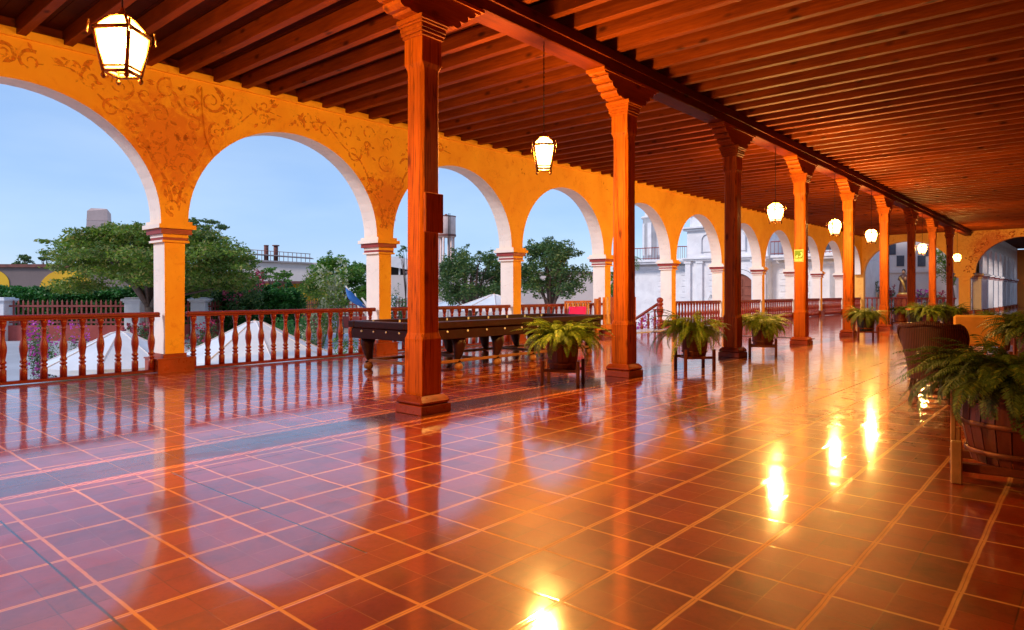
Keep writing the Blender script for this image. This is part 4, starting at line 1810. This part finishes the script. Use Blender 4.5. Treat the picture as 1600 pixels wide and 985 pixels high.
pillar(3, 45, 1.25, 'white pillar at the far left edge of the street fence')
pillar(213, 45, 1.25, 'white pillar just left of the first ochre pier')
pillar(314, 47, 1.2, 'white pillar with a lamp, just right of the first ochre pier', 'nearest the first pier')
pillar(404, 52, 1.15, 'white pillar with a lamp, above the second parasol', 'above the second parasol')
pillar(521, 62, .9, 'thin white pillar below the cream-flowering shrub', vtop=462)
pillar(611, 62, 1.0, 'white pillar beside the second ochre pier', vtop=462)
fence(10, 45, 200, 45, 'long red picket fence on a red wall, far left')
fence(222, 45, 306, 47, 'red fence panel hidden behind the first pier')
fence(324, 47, 396, 52, 'red picket fence between the two lamp-topped pillars')
fence(411, 52, 517, 62, 'red picket fence panel right of the lamp-topped pillars')
fence(525, 62, 606, 62, 'red picket fence panel between the two thin white pillars')
fence(616, 62, 660, 64, 'red picket fence behind the nearest wooden column', True, 466)


# ------------------------------------------------------------------ parasols
def parasol(u, vtop, vedge, d, half, label, rz=0.):
    x, y, z = g(u, d)
    p = thing('parasol', label, 'parasol', (x, y, z), rz, 'white parasols in the forecourt')
    zt_, ze = zat(vtop, d) - G, zat(vedge, d) - G
    b = MB()
    n = 8
    vs = [(0, 0, zt_)]
    rings = [(.12, .96), (.4, .64), (.75, .26), (1., 0.)]
    for f, h in rings:
        for i in range(n * 2):
            a = 2 * PI * i / (n * 2)
            rr_ = half * f * (1 if i % 2 == 0 else .95)
            vs.append((rr_ * math.cos(a), rr_ * math.sin(a), ze + (zt_ - ze) * h - (0 if i % 2 == 0 else .03 * f)))
    fs = []
    m_ = n * 2
    for i in range(m_):
        fs.append((0, 1 + i, 1 + (i + 1) % m_))
    for k in range(len(rings) - 1):
        for i in range(m_):
            j = (i + 1) % m_
            fs.append((1 + k * m_ + i, 1 + (k + 1) * m_ + i, 1 + (k + 1) * m_ + j, 1 + k * m_ + j))
    b.add(vs, fs)
    o = b.build('canopy', M['parasol'], p)
    sd = o.modifiers.new('s', 'SOLIDIFY')
    sd.thickness = .01
    b = MB()
    for i in range(n):
        a = 2 * PI * i / n
        b.tube([(half * f * math.cos(a), half * f * math.sin(a), ze + (zt_ - ze) * h + .012) for f, h in [(.02, 1.)] + rings], .014, 5)
    b.lathe([(.13, zt_ - .07), (.10, zt_ + .01), (.03, zt_ + .03)], 10, (0, 0, 0))
    b.build('seams', M['white'], p)
    b = MB()
    for i in range(m_):
        j = (i + 1) % m_
        pa_, pb_ = vs[1 + 3 * m_ + i], vs[1 + 3 * m_ + j]
        mid = ((pa_[0] + pb_[0]) / 2 * 1.005, (pa_[1] + pb_[1]) / 2 * 1.005, pa_[2] - .15)
        b.add([pa_, pb_, (pb_[0], pb_[1], pb_[2] - .10), mid, (pa_[0], pa_[1], pa_[2] - .10)], [(0, 1, 2, 3, 4)])
    b.build('valance', M['parasol'], p)
    b = MB()
    b.tube([(0, 0, 0), (0, 0, zt_ + .06)], .025, 8)
    b.build('pole', M['palewood'], p)
    b = MB()
    for i in range(n):
        a = 2 * PI * i / n
        b.tube([(0, 0, zt_ - .06), (half * .97 * math.cos(a), half * .97 * math.sin(a), ze - .02)], .010, 5)
    b.build('ribs', M['palewood'], p)
    b = MB()
    b.lathe([(.25, 0), (.25, .06), (.05, .08)], 12)
    b.build('foot', M['iron'], p)
    return p


parasol(187, 519, 566, 17, 1.72, 'nearest white parasol, left of the first ochre pier', .2)
parasol(398, 503, 556, 17.5, 1.95, 'second white parasol, between the first and second piers', .5)
parasol(772, 461, 479, 24, 1.25, 'flat white parasol seen over the billiard table')
parasol(700, 470, 482, 40, 1.5, 'far white parasol below the water tower')
# patterned metal table under the nearest parasol
tb = thing('garden_table', 'dark wrought-iron garden table under the nearest parasol', 'table', g(187, 16.6))
b = MB()
b.lathe([(.9, .98), (.92, 1.0), (.9, 1.02)], 20)
b.build('tabletop', M['iron'], tb)
b = MB()
for i in range(28):
    a = 2 * PI * i / 28
    b.tube([(.88 * math.cos(a), .88 * math.sin(a), .98), (.80 * math.cos(a + .12), .80 * math.sin(a + .12), .72)], .012, 4)
b.lathe([(.81, .70), (.83, .72), (.81, .74)], 20, (0, 0, 0), True, False)
b.build('lattice_apron', M['iron'], tb)
for i in range(4):
    a = PI / 4 + i * PI / 2
    b = MB()
    b.tube([(.8 * math.cos(a), .8 * math.sin(a), .9), (.7 * math.cos(a), .7 * math.sin(a), 0)], .03, 6)
    b.build('leg', M['iron'], tb)

# bare white-trunked tree and hammock
wt_ = thing('bare_tree', 'bare white forked tree beside the second pier', 'tree', g(578, 30))
b = MB()
hh = 30 / F
b.tube([(0, 0, 0), (.05, 0, 1.4), (-.05, 0, 2.2), (.35, 0, 3.1)], [.13, .1, .09, .05], 8)
b.tube([(-.05, 0, 2.1), (-.35, .1, 2.7), (-.6, 0, 3.0)], [.07, .06, .04], 8)
b.tube([(-.05, 0, 2.15), (-.7, -.1, 2.6), (-1.1, 0, 3.2)], [.06, .04, .03], 8)
b.build('trunk', M['bone'], wt_)
hm = thing('hammock', 'blue hammock slung from the bare white tree', 'hammock', (0, 0, 0))
b = MB()
pa, pb = at(540, 447, 29), at(573, 480, 29)
vs, fs = [], []
for i in range(11):
    f = i / 10
    p = pa.lerp(pb, f)
    sag = -.12 * math.sin(PI * f)
    w = .02 + .09 * math.sin(PI * f)
    vs += [(p.x, p.y, p.z + sag + w), (p.x, p.y - .3 * math.sin(PI * f), p.z + sag - .05)]
for i in range(10):
    fs.append((2 * i, 2 * i + 1, 2 * i + 3, 2 * i + 2))
b.add(vs, fs, True)
o = b.build('sling', M['blue'], hm)
sd = o.modifiers.new('s', 'SOLIDIFY')
sd.thickness = .02
b = MB()
b.tube([pa, pa.lerp(pb, .5) + Vector((0, 0, -.16)), pb], .03, 6)
b.build('rope', M['bone'], hm)

# ------------------------------------------------------------------ far buildings
def facing(u, d):
    """frame at pixel column u, depth d whose local X runs right and Y runs away"""
    return g(u, d)


# brown building with yellow arched recesses
fb = thing('arched_building', 'low grey-brown building with yellow arches behind the hedge', 'building', g(110, 75), YAW)
sc = 75 / F
b = MB()
hgt = zat(418, 75) - G
b.prism([(-11.5, 0), (-11.5, hgt), (4.6, hgt), (5.2, hgt - .3), (15, hgt - .9), (15, 0)], 0, 6, lambda p, q, d: (p, d, q))
b.build('wall', M['brownwall'], fb)
for uc, w in ((-15, 60), (105, 86), (240, 76)):
    b = MB()
    cx = (uc - 110) * sc
    r = w / 2 * sc
    zt_ = zat(421, 75) - G
    pts = [(cx - r, .3)] + [(cx - r * math.cos(PI * i / 14), zt_ - r * .75 + r * .75 * math.sin(PI * i / 14)) for i in range(15)] + [(cx + r, .3)]
    b.prism(pts, -.08, -.004, lambda p, q, d: (p, d, q))
    b.build('arched_panel', M['yellowfar'], fb)
b = MB()
b.box((-11.7, -.3, hgt + .002), (4.6, 6.3, hgt + .35))
b.build('roof_edge', M['rust'], fb)
b = MB()
b.box((3.2, .5, hgt + .36), (9.5, 4, hgt + .9))
b.build('parapet', M['pinkwhite'], fb)

# tower stump
tw = thing('brick_tower', 'square pale brick tower stump with a broken top above the acacia', 'tower', g(155, 110), YAW + .35)
s = 110 / F
b = MB()
z1, z0 = zat(327, 110) - G, 0
h0, h1 = 1.85, 1.42
vs = [(-h0, -h0, 0), (h0, -h0, 0), (h0, h0, 0), (-h0, h0, 0)]
vs += [(-h1 * 1.08, -h1 * 1.08, z1 - 4), (h1 * 1.08, -h1 * 1.08, z1 - 4), (h1 * 1.08, h1 * 1.08, z1 - 4), (-h1 * 1.08, h1 * 1.08, z1 - 4)]
vs += [(-h1, -h1, z1 - .5), (h1, -h1, z1 - .1), (h1, h1, z1 - .6), (-h1, h1, z1 - .3)]
vs += [(-h1 + .5, -h1 + .3, z1), (h1 - .5, -h1 + .3, z1 - .02), (h1 - .6, h1 - .5, z1 - .2), (-h1 + .5, h1 - .5, z1 - .05)]
fs = []
for k in range(3):
    for i in range(4):
        j = (i + 1) % 4
        fs.append((k * 4 + i, k * 4 + j, k * 4 + 4 + j, k * 4 + 4 + i))
fs.append((12, 13, 14, 15))
b.add(vs, fs)
b.build('shaft', M['towerstone'], tw)
b = MB()
for i in range(14):
    z = 2 + i * (z1 - 3) / 14
    hh_ = h0 + (h1 - h0) * z / z1 + .03
    b.box((-hh_, -hh_, z), (hh_, hh_, z + .09))
b.build('brick_course', M['towerstone'], tw)

# factory
fa = thing('factory', 'long low factory with a sheet-metal roof and conveyor deck', 'factory', g(430, 150), YAW + .12)
s = 150 / F
zr = zat(402, 150) - G
b = MB()
b.box((-9, 0, 0), (11, 8, zr - 1.2))
b.build('wall', M['pinkwhite'], fa)
b = MB()
b.prism([(-9, zr - .4), (8, zr - 1.2), (8, zr - 1.5), (-9, zr - .8)], -.8, 9, lambda p, q, d: (p, d, q))
b.prism([(-6, zr + .9), (7.5, zr), (7.5, zr - .2), (-6, zr + .7)], 1, 5, lambda p, q, d: (p, d, q))
b.build('roof', M['roofmetal'], fa)
b = MB()
for i in range(15):
    x = -6 + i * .95
    b.tube([(x, 1.1, zr - 1), (x, 1.1, zr + 1.7 - .067 * (x + 6))], .07, 5)
b.tube([(-6, 1.1, zr + 1.7), (7.5, 1.1, zr + .8)], .07, 5)
b.build('railing', M['rust'], fa)
for uu, lb in ((416, 'left one of the two short rusty chimneys over the factory roof'), (431, 'right one of the two short rusty chimneys, with a flared cap')):
    c_ = thing('chimney', lb, 'chimney', g(uu, 153), YAW, 'rusty factory chimneys')
    b = MB()
    z1 = zat(385, 153) - G
    b.lathe([(.55, 0), (.50, z1 - 1.0), (.50, z1)], 12)
    b.build('stack', M['rust'], c_)
    b = MB()
    b.lathe([(.5, z1 + .005), (.8 if uu > 420 else .55, z1 + .02), (.8 if uu > 420 else .55, z1 + .25), (.4, z1 + .26)], 12)
    b.build('cap', M['rust'], c_)

# shed behind column
sh = thing('white_shed', 'pale two-storey shed with a pitched roof between second pier and nearest column', 'building', g(640, 80), YAW)
s = 80 / F
b = MB()
zw = zat(430, 80) - G
b.box((-4, 0, 0), (2.2, 5, zw))
b.build('wall', M['pinkwhite'], sh)
b = MB()
b.prism([(-4.6, zw + 2.1), (-1, zw + 2.2), (2.6, zw + .35), (2.6, zw + .15), (-4.6, zw + 1.4)], -.5, 6, lambda p, q, d: (p, d, q))
b.build('roof', M['white'], sh)
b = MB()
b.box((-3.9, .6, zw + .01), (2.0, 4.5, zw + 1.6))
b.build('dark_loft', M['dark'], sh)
b = MB()
for x in (-3.9, -2.6, -1.3, 0., 1.3):
    b.box((x, -.05, zw + .012), (x + .18, .12, zw + 1.35))
b.build('loft_post', M['white'], sh)

# water tower
wtw = thing('water_tower', 'faded pink cylindrical water tank on tall legs', 'water tower', g(697, 120), YAW)
s = 120 / F
zt0, zt1 = zat(371, 120) - G, zat(338, 120) - G
b = MB()
b.lathe([(1.62, zt0), (1.72, zt0 + .1), (1.72, zt1 - .1), (1.66, zt1)], 24)
b.build('tank', M['tankpaint'], wtw)
b = MB()
b.lathe([(1.78, zt0 + .12), (1.8, zt0 + .18), (1.8, zt0 + .42), (1.78, zt0 + .48)], 24, (0, 0, 0), True, False)
b.build('band', M['rust'], wtw)
b = MB()
b.lathe([(1.74, zt1 - .2), (1.78, zt1 - .15), (1.78, zt1 - .02)], 24, (0, 0, 0), True, False)
b.build('band', M['rust'], wtw)
for i in range(6):
    a = 2 * PI * i / 6 + .3
    b = MB()
    b.tube([(1.35 * math.cos(a), 1.35 * math.sin(a), zt0 + .05), (1.5 * math.cos(a), 1.5 * math.sin(a), 0)], .2, 8)
    b.build('leg', M['tankpaint'], wtw)
b = MB()
b.tube([(.6, -1.76, 0), (.6, -1.76, zt1 + .3)], .06, 5)
b.tube([(.85, -1.76, 0), (.85, -1.76, zt1 + .3)], .06, 5)
b.build('ladder', M['iron'], wtw)
b = MB()
b.lathe([(.3, zt1), (.25, zt1 + .35), (.02, zt1 + .4)], 8)
b.build('vent', M['rust'], wtw)

# pale garden walls
pw = thing('garden_wall', 'long pale pink plastered wall behind the trees, with one small dark slot', 'wall', g(850, 47), YAW + .10)
b = MB()
zz = zat(428, 47) - G
b.box((-9.5, 0, 0), (6.2, .4, zz), .02)
b.build('wall', M['pinkwhite'], pw)
b = MB()
b.box((-9.6, -.08, zz + .002), (6.3, .48, zz + .16))
b.build('coping', M['brownwall'], pw)
b = MB()
b.box((.80, -.03, zat(466, 47) - G), (1.02, -.003, zat(459, 47) - G))
b.build('slot', M['dark'], pw)
kk = thing('yellow_pavilion', 'low yellow-green market stall with slender posts beyond the street fence', 'pavilion', g(425, 66), YAW)
b = MB()
zk = zat(443, 66) - G
b.box((-2.6, 0, zk), (4.6, 3, zk + .22))
b.build('roof', M['rust'], kk)
for x in (-2.4, -.6, 1.2, 3.0, 4.4):
    b = MB()
    b.box((x, .1, 0), (x + .22, .3, zk - .003))
    b.build('post', M['dark'] if x == .6 or x == 1.2 else M['yellowfar'], kk)
b = MB()
b.box((-2.5, 2.5, 0), (4.5, 2.7, zk - .01))
b.build('back_wall', M['yellowfar'], kk)

# ------------------------------------------------------------------ the church
ch = thing('white_church', 'white colonial church front with balconies and an arched wooden door', 'church', (0, 50.5, 0))
WM = M['church']


def cb(lo, hi, name, mat=WM, bev=0., parent=ch):
    b_ = MB()
    b_.box((lo[0], lo[1], lo[2]), (hi[0], hi[1], hi[2]), bev)
    return b_.build(name, mat, parent)


# local Y: negative is towards the gallery camera (south face)
b = MB()
b.box((-31, 0, G), (-24.35, 9, 3.75))                 # left wing
b.box((-24.349, -1.2, G), (-18.0, 9, 6.2))            # projecting centre
b.box((-17.999, -.3, G), (-12.55, 9, 3.75))            # right wing
b.box((-17.999, 2.0, 3.76), (-12.55, 9, 8.6))
b.box((-24.349, 1.5, 6.21), (-18.0, 9, 8.8))
b.build('wall', WM, ch)
# door opening: framed recessed arch
def arch_panel(cx, y0, y1, z0, zs, r, mat, name, rh=None):
    b_ = MB()
    rh_ = rh or r
    pts = [(cx - r, z0)] + [(cx - r * math.cos(PI * i / 20), zs + rh_ * math.sin(PI * i / 20)) for i in range(21)] + [(cx + r, z0)]
    b_.prism(pts, y0, y1, lambda p, q, d: (p, d, q))
    return b_.build(name, mat, ch)


def arch_ring(cx, y0, y1, z0, zs, r0, r1, name='archivolt'):
    b_ = MB()
    n = 20
    ins_ = [(cx - r0, z0)] + [(cx - r0 * math.cos(PI * i / n), zs + r0 * math.sin(PI * i / n)) for i in range(n + 1)] + [(cx + r0, z0)]
    out_ = [(cx - r1, z0)] + [(cx - r1 * math.cos(PI * i / n), zs + r1 * math.sin(PI * i / n)) for i in range(n + 1)] + [(cx + r1, z0)]
    for i in range(len(ins_) - 1):
        q = [ins_[i], ins_[i + 1], out_[i + 1], out_[i]]
        b_.prism(q, y0, y1, lambda p, qq, d: (p, d, qq))
    return b_.build(name, WM, ch)


dr = arch_panel(-20.1, -1.32, -1.205, G, 1.45, 1.30, M['door'], 'door')
arch_ring(-20.1, -1.55, -1.206, G, 1.45, 1.32, 1.62)
arch_ring(-20.1, -1.42, -1.207, G, 1.45, 1.66, 1.86)
b = MB()
for i in range(3):
    for j in range(6):
        x = -21.2 + i * .78
        z = G + .3 + j * .68
        b.box((x, -1.37, z), (x + .62, -1.323, z + .52), .01)
b.build('door_panel', M['door'], dr)
# pilasters of the centre, with capitals and blocks
for x in (-24.2, -23.2, -18.9, -18.3):
    b = MB()
    b.box((x - .22, -1.42, G), (x + .22, -1.203, 3.6), .015)
    b.box((x - .30, -1.50, 3.602), (x + .30, -1.202, 3.78), .02)
    b.box((x - .30, -1.50, G), (x + .30, -1.2015, G + .9), .02)
    b.build('pilaster', WM, ch)
# quoins on wings
rq = random.Random(9)
for x0 in (-30.0, -27.3, -25.2, -22.3, -17.2, -15.6, -13.3):
    b = MB()
    yf = 0 if x0 < -24.4 else (-1.2 if x0 < -18 else -.3)
    for j in range(12):
        z = G + .15 + j * .45
        w = .34 if j % 2 else .5
        b.box((x0 - w / 2, yf - .05, z), (x0 + w / 2, yf - .002, z + .33), .01)
    b.build('quoin', WM, ch)
# string courses, cornices
for (x0, x1, yf, z) in ((-31, -24.351, 0, 3.3), (-17.998, -12.55, -.3, 3.3)):
    b = MB()
    b.box((x0, yf - .12, z), (x1, yf - .001, z + .12))
    b.box((x0, yf - .25, z + .122), (x1, yf - .001, z + .22))
    b.build('cornice', WM, ch)
b = MB()
for z, o_ in ((3.82, .28), (3.95, .42), (6.2, .3), (6.35, .5)):
    b.box((-24.6, -1.2 - o_, z), (-17.8, 1.5 if z > 6 else -1.2015, z + .122))
b.build('entablature', WM, ch)
# balcony slabs
def balcony(x0, x1, yf, dep, z, round_end=False):
    b_ = MB()
    b_.box((x0, yf - dep, z), (x1, yf - .002, z + .2), .02)
    b_.box((x0 + .1, yf - dep + .15, z - .15), (x1 - .1, yf - .003, z - .002), .02)
    if round_end:
        b_.lathe([(dep * .9, z - .15), (dep, z), (dep, z + .2)], 20, (x1, yf, 0))
    s_ = b_.build('balcony', WM, ch)
    b_ = MB()
    n = int((x1 - x0) / .26)
    for i in range(n + 1):
        x = x0 + (x1 - x0) * i / n
        b_.tube([(x, yf - dep + .08, z + .2), (x, yf - dep + .08, z + 1.15)], .018, 4)
    b_.tube([(x0, yf - dep + .08, z + 1.17), (x1, yf - dep + .08, z + 1.17)], .04, 6)
    b_.tube([(x0, yf - dep + .08, z + .3), (x1, yf - dep + .08, z + .3)], .03, 6)
    if round_end:
        for i in range(12):
            a = -PI / 2 + PI / 2 * i / 11
            b_.tube([(x1 + (dep - .08) * math.cos(a), yf + (dep - .08) * math.sin(a), z + .2), (x1 + (dep - .08) * math.cos(a), yf + (dep - .08) * math.sin(a), z + 1.15)], .018, 4)
        b_.tube([(x1 + (dep - .08) * math.cos(-PI / 2 + PI / 2 * i / 11), yf + (dep - .08) * math.sin(-PI / 2 + PI / 2 * i / 11), z + 1.17) for i in range(12)], .04, 6)
    b_.build('balcony_railing', M['redfence'], s_)


balcony(-31, -25.3, 0, 1.3, 3.85, True)
balcony(-17.7, -12.6, -.3, 1.2, 3.85)
# bell turrets
def turret(cx, cy, r, z0, z1):
    b_ = MB()
    b_.lathe([(r, z0), (r, z1 - 1.6), (r + .14, z1 - 1.55), (r + .14, z1 - 1.4), (r * .86, z1 - 1.35), (r * .86, z1 - .9), (r * .9 + .2, z1 - .5), (r + .28, z1 - .3), (r + .28, z1 - .15), (r * .8, z1 - .1)], 20, (cx, cy, 0))
    tt = b_.build('turret', WM, ch)
    for a in (-2.2, -1.57, -.9):
        b_ = MB()
        b_.box((-.18, -.05, z0 + .4), (.18, .02, z1 - 2.0), .0, Matrix.Translation((cx + (r + .01) * math.cos(a), cy + (r + .01) * math.sin(a), 0)) @ Matrix.Rotation(a + PI / 2, 4, 'Z'))
        b_.build('niche', M['church'], tt)
    return tt


turret(-28.2, .9, 1.15, 4.06, 9.2)
# curved gable over the centre
b = MB()
pts = [(-24.2, 6.5), (-24.2, 7.4), (-23.6, 8.3), (-23.0, 8.0), (-22.4, 8.9), (-21.4, 10.2), (-20.4, 10.6), (-19.6, 10.2), (-18.9, 9.0), (-18.3, 8.2), (-18.2, 6.5)]
b.prism(pts[::-1], -1.0, -.2, lambda p, q, d: (p, d, q))
b.build('gable', WM, ch)
b = MB()
for k in range(len(pts) - 3):
    p, q = pts[k + 1], pts[k + 2]
    b.tube([(p[0], -1.1, p[1]), (q[0], -1.1, q[1])], .13, 6)
b.build('gable_moulding', WM, ch)
for cx, z in ((-22.6, 4.5), (-20.2, 4.5)):
    arch_panel(cx, -1.30, -1.204, z, z + .9, .42, M['church'], 'niche')
    arch_ring(cx, -1.42, -1.206, z, z + .9, .44, .60, 'niche_frame')
for i in range(4):
    b = MB()
    b.lathe([(.20, 0), (.26, .2), (.15, .35), (.22, .6), (.02, 1.0)], 10, (-24.0 + i * 1.9, -1.0, 8.3 if i in (1, 2) else 7.5))
    if i in (0, 3):
        b.build('urn', WM, ch)
# upper windows in the right wing
for x in (-16.6, -14.5):
    b = MB()
    b.box((x - .5, 1.93, 4.5), (x + .5, 1.998, 6.6))
    b.build('window', M['window'], ch)
# rounded corner at the right end carrying an arch (seen in the last bay)
b = MB()
b.lathe([(1.0, G), (1.0, 3.3), (1.15, 3.35), (1.15, 3.5), (1.0, 3.52)], 20, (-13.6, .6, 0))
b.build('corner_turret', WM, ch)
# triangular easel-like white frame on the wall
b = MB()
b.tube([(-22.9, -1.35, G + 1.9), (-22.3, -1.35, G + 3.1), (-21.7, -1.35, G + 1.9), (-22.9, -1.35, G + 1.9)], .04, 5)
b.build('wall_frame', WM, ch)

# ------------------------------------------------------------------ courtyard beyond the end wall
cy_ = thing('convent_building', 'tall pale pink building with small square windows behind the statue', 'building', (0, 64, 0))
b = MB()
b.box((-18, 0, 0), (-6.2, 6, 8.5))
b.build('wall', M['pinkwhite'], cy_)
for u, v in ((1372, 405), (1394, 390), (1407, 408), (1440, 408), (1452, 392)):
    r_ = (u - 800) / F
    X_, Y_ = _c * r_ - _s, _s * r_ + _c
    t_ = 64 / Y_
    b = MB()
    x, z = X_ * t_, CAMH - (v - 457.3) / F * t_
    b.box((x - .28, -.06, z - .45), (x + .28, -.003, z + .45))
    b.build('window', M['window'], cy_)
b = MB()
b.box((-18, -.12, 3.0), (-6.2, -.004, 3.25))
b.build('string_course', M['pinkwhite'], cy_)
sp = thing('stepped_parapet', 'bluish-white stair wall with a stepped diagonal edge left of the statue', 'wall', (0, 57, 0))
b = MB()
poly = [(-16, 0)]
xs = -13.9
zz = 4.6
poly.append((-16, zz + .41))
for i in range(11):
    poly.append((xs + i * .175, zz - i * .41 + .41))
    poly.append((xs + i * .175, zz - i * .41))
poly.append((xs + 10.6 * .175, 0))
b.prism(poly[::-1], 0, .4, lambda p, q, d: (p, d, q))
b.build('wall', M['white'], sp)
vn = thing('creeper', 'green creeper trailing down the stepped white parapet', 'plant', (0, 56.9, 0))
cl = []
for i in range(12):
    f = i / 11
    cl.append((-13.1 + f * 1.3, -.15, 3.0 - f * 2.6, .2, .15, .28))
leaf_mesh('foliage', cl, 1600, .07, M['leafd'], vn, 8)
b = MB()
b.tube([(-11.8, -.1, 0), (-12.3, -.1, 1.5), (-13.1, -.1, 3.1)], [.04, .03, .02], 5)
b.build('stem', M['bark'], vn)

stt = thing('statue', 'dark painted statue of a robed standing figure holding a child, gilt trim', 'statue', (-9.55, 56.0, 0), 0)
p_ = at(1412, 457, 50)
stt.location = (p_.x, p_.y, 0)
sy = p_.y
b = MB()
b.box((-.55, -.5, 0), (.55, .5, 1.0), .04)
b.box((-.42, -.4, 1.002), (.42, .4, 1.22), .05)
b.box((-.65, -.6, .9), (.65, .6, .999), .03)
b.build('pedestal', M['plinth'], stt)
b = MB()
b.lathe([(.36, 1.22), (.34, 1.4), (.30, 1.8), (.26, 2.2), (.27, 2.45), (.24, 2.62), (.10, 2.72), (.08, 2.78)], 14)
b.build('robe', M['bronze'], stt)
b = MB()
b.lathe([(.40, 1.222), (.37, 1.30), (.34, 1.34)], 14, (0, -.02, 0), True, False)
b.tube([(-.22, -.20, 2.5), (.0, -.31, 2.1), (.18, -.27, 1.5)], [.07, .09, .04], 6)
b.build('gilt_trim', M['gold'], stt)
b = MB()
b.lathe([(.02, 2.74), (.09, 2.78), (.115, 2.87), (.105, 2.97), (.06, 3.03), (.01, 3.05)], 12, (0, -.01, 0))
b.lathe([(.01, 2.28), (.07, 2.32), (.08, 2.42), (.05, 2.5), (.01, 2.52)], 10, (.16, -.22, 0))
b.build('head', M['skin'], stt)
b = MB()
b.lathe([(.12, 2.86), (.135, 2.95), (.10, 3.06), (.03, 3.10)], 12, (0, .02, 0))
b.build('hair', M['dark'], stt)
b = MB()
b.tube([(-.24, 0, 2.55), (-.30, -.12, 2.3), (-.1, -.28, 2.22)], [.08, .07, .05], 8)
b.tube([(.24, 0, 2.55), (.32, -.12, 2.32), (.16, -.28, 2.2)], [.08, .07, .05], 8)
b.build('arm', M['bronze'], stt)

def courtyard_bush(u, d, w, h, z0, seed, mat, bloom, label, per=900):
    p = at(u, 457, d)
    return bush(label, (p.x, p.y, z0), w, h, seed, mat, per, .07, bloom, 'bougainvillea' if bloom else 'bush', 'bush', w * .6, None, .6)


courtyard_bush(1437, 51, 1.5, 1.45, 0, 51, M['leafd'], M['magenta'], 'purple bougainvillea right of the statue')
courtyard_bush(1385, 51.5, 1.2, 1.75, 0, 52, M['leafd'], M['pink'], 'dark pink flowers left of the statue')
courtyard_bush(1466, 51, 1.2, 1.4, 0, 53, M['leafd'], M['pink'], 'low dark red flowers at the foot of the leafy tree')
pq = at(1487, 457, 53)
umbrella_tree('leafy tree with a slanting trunk behind the far arch', (pq.x, pq.y, 0), 3.4, 3.1, 5.6, 55, M['leafb'], 900, .1, .14, ncl=20, flat=False)
cl = []
for i in range(16):
    f = i / 15
    p = at(1474 + 12 * math.sin(i), 457, 52.5)
    cl.append((p.x, p.y, 5.4 - 3.2 * f, .35, .3, .3))
vi2 = thing('hanging_vine', 'green vine hanging down inside the far arch beside the last columns', 'plant', (0, 0, 0))
leaf_mesh('foliage', cl, 1300, .08, M['leaf'], vi2, 77)
# shrub in the corridor
courtyard_bush(1531, 52, 1.4, 2.9, 0, 57, M['leafd'], None, 'dark twiggy shrub just beyond the far right arch', 260)

# ------------------------------------------------------------------ light
w = bpy.data.worlds.new('World')
scene.world = w
w.use_nodes = True
nt = w.node_tree
bg = nt.nodes['Background']
sky = nt.nodes.new('ShaderNodeTexSky')
sky.sky_type = 'NISHITA'
sky.sun_disc = False
SUN_EL, SUN_ROT = R(33), R(202)
sky.sun_elevation = SUN_EL
sky.sun_rotation = SUN_ROT
sky.air_density = 1.0
sky.dust_density = .1
sky.ozone_density = 4.0
tint = nt.nodes.new('ShaderNodeMixRGB')
tint.blend_type = 'MULTIPLY'
tint.inputs[0].default_value = 1
tint.inputs[2].default_value = (1.0, .98, 1.08, 1)
nt.links.new(sky.outputs[0], tint.inputs[1])
even = nt.nodes.new('ShaderNodeMixRGB')          # an even high overcast-blue veil
even.inputs[0].default_value = .7
even.inputs[2].default_value = (2.15, 3.15, 4.9, 1)
nt.links.new(tint.outputs[0], even.inputs[1])
tcw = nt.nodes.new('ShaderNodeTexCoord')
mpw = nt.nodes.new('ShaderNodeMapping')
mpw.inputs['Scale'].default_value = (1.2, 1.2, 4.5)
nt.links.new(tcw.outputs['Generated'], mpw.inputs['Vector'])
nzw = nt.nodes.new('ShaderNodeTexNoise')
nzw.inputs['Scale'].default_value = 2.2
nzw.inputs['Detail'].default_value = 7
nt.links.new(mpw.outputs[0], nzw.inputs['Vector'])
rpw = nt.nodes.new('ShaderNodeValToRGB')
rpw.color_ramp.elements[0].position = .38
rpw.color_ramp.elements[0].color = (1.8, 2.85, 4.7, 1)
rpw.color_ramp.elements[1].position = .66
rpw.color_ramp.elements[1].color = (2.5, 3.45, 4.9, 1)
nt.links.new(nzw.outputs[0], rpw.inputs[0])
nt.links.new(rpw.outputs[0], even.inputs[2])
nt.links.new(even.outputs[0], bg.inputs['Color'])
bg.inputs['Strength'].default_value = .15
sun = bpy.data.lights.new('sun', 'SUN')
so = bpy.data.objects.new('sun', sun)
C.objects.link(so)
sun.energy = 2.0
sun.angle = R(12)
sun.color = (1, .88, .80)
# sky sun_rotation is measured clockwise from +Y: direction to the sun
sd_ = Vector((math.sin(SUN_ROT) * math.cos(SUN_EL), math.cos(SUN_ROT) * math.cos(SUN_EL), math.sin(SUN_EL)))
so.rotation_euler = sd_.to_track_quat('Z', 'Y').to_euler()

vs_ = scene.view_settings
vs_.view_transform = 'Standard'
vs_.look = 'None'
vs_.exposure = 0.4
vs_.gamma = 1
scene.render.engine = 'CYCLES'
cy = scene.cycles
cy.max_bounces = 8
cy.diffuse_bounces = 4
cy.glossy_bounces = 5
cy.transparent_max_bounces = 8
cy.sample_clamp_indirect = 8
cy.use_denoising = True
scene.render.resolution_x = 1024
scene.render.resolution_y = 630
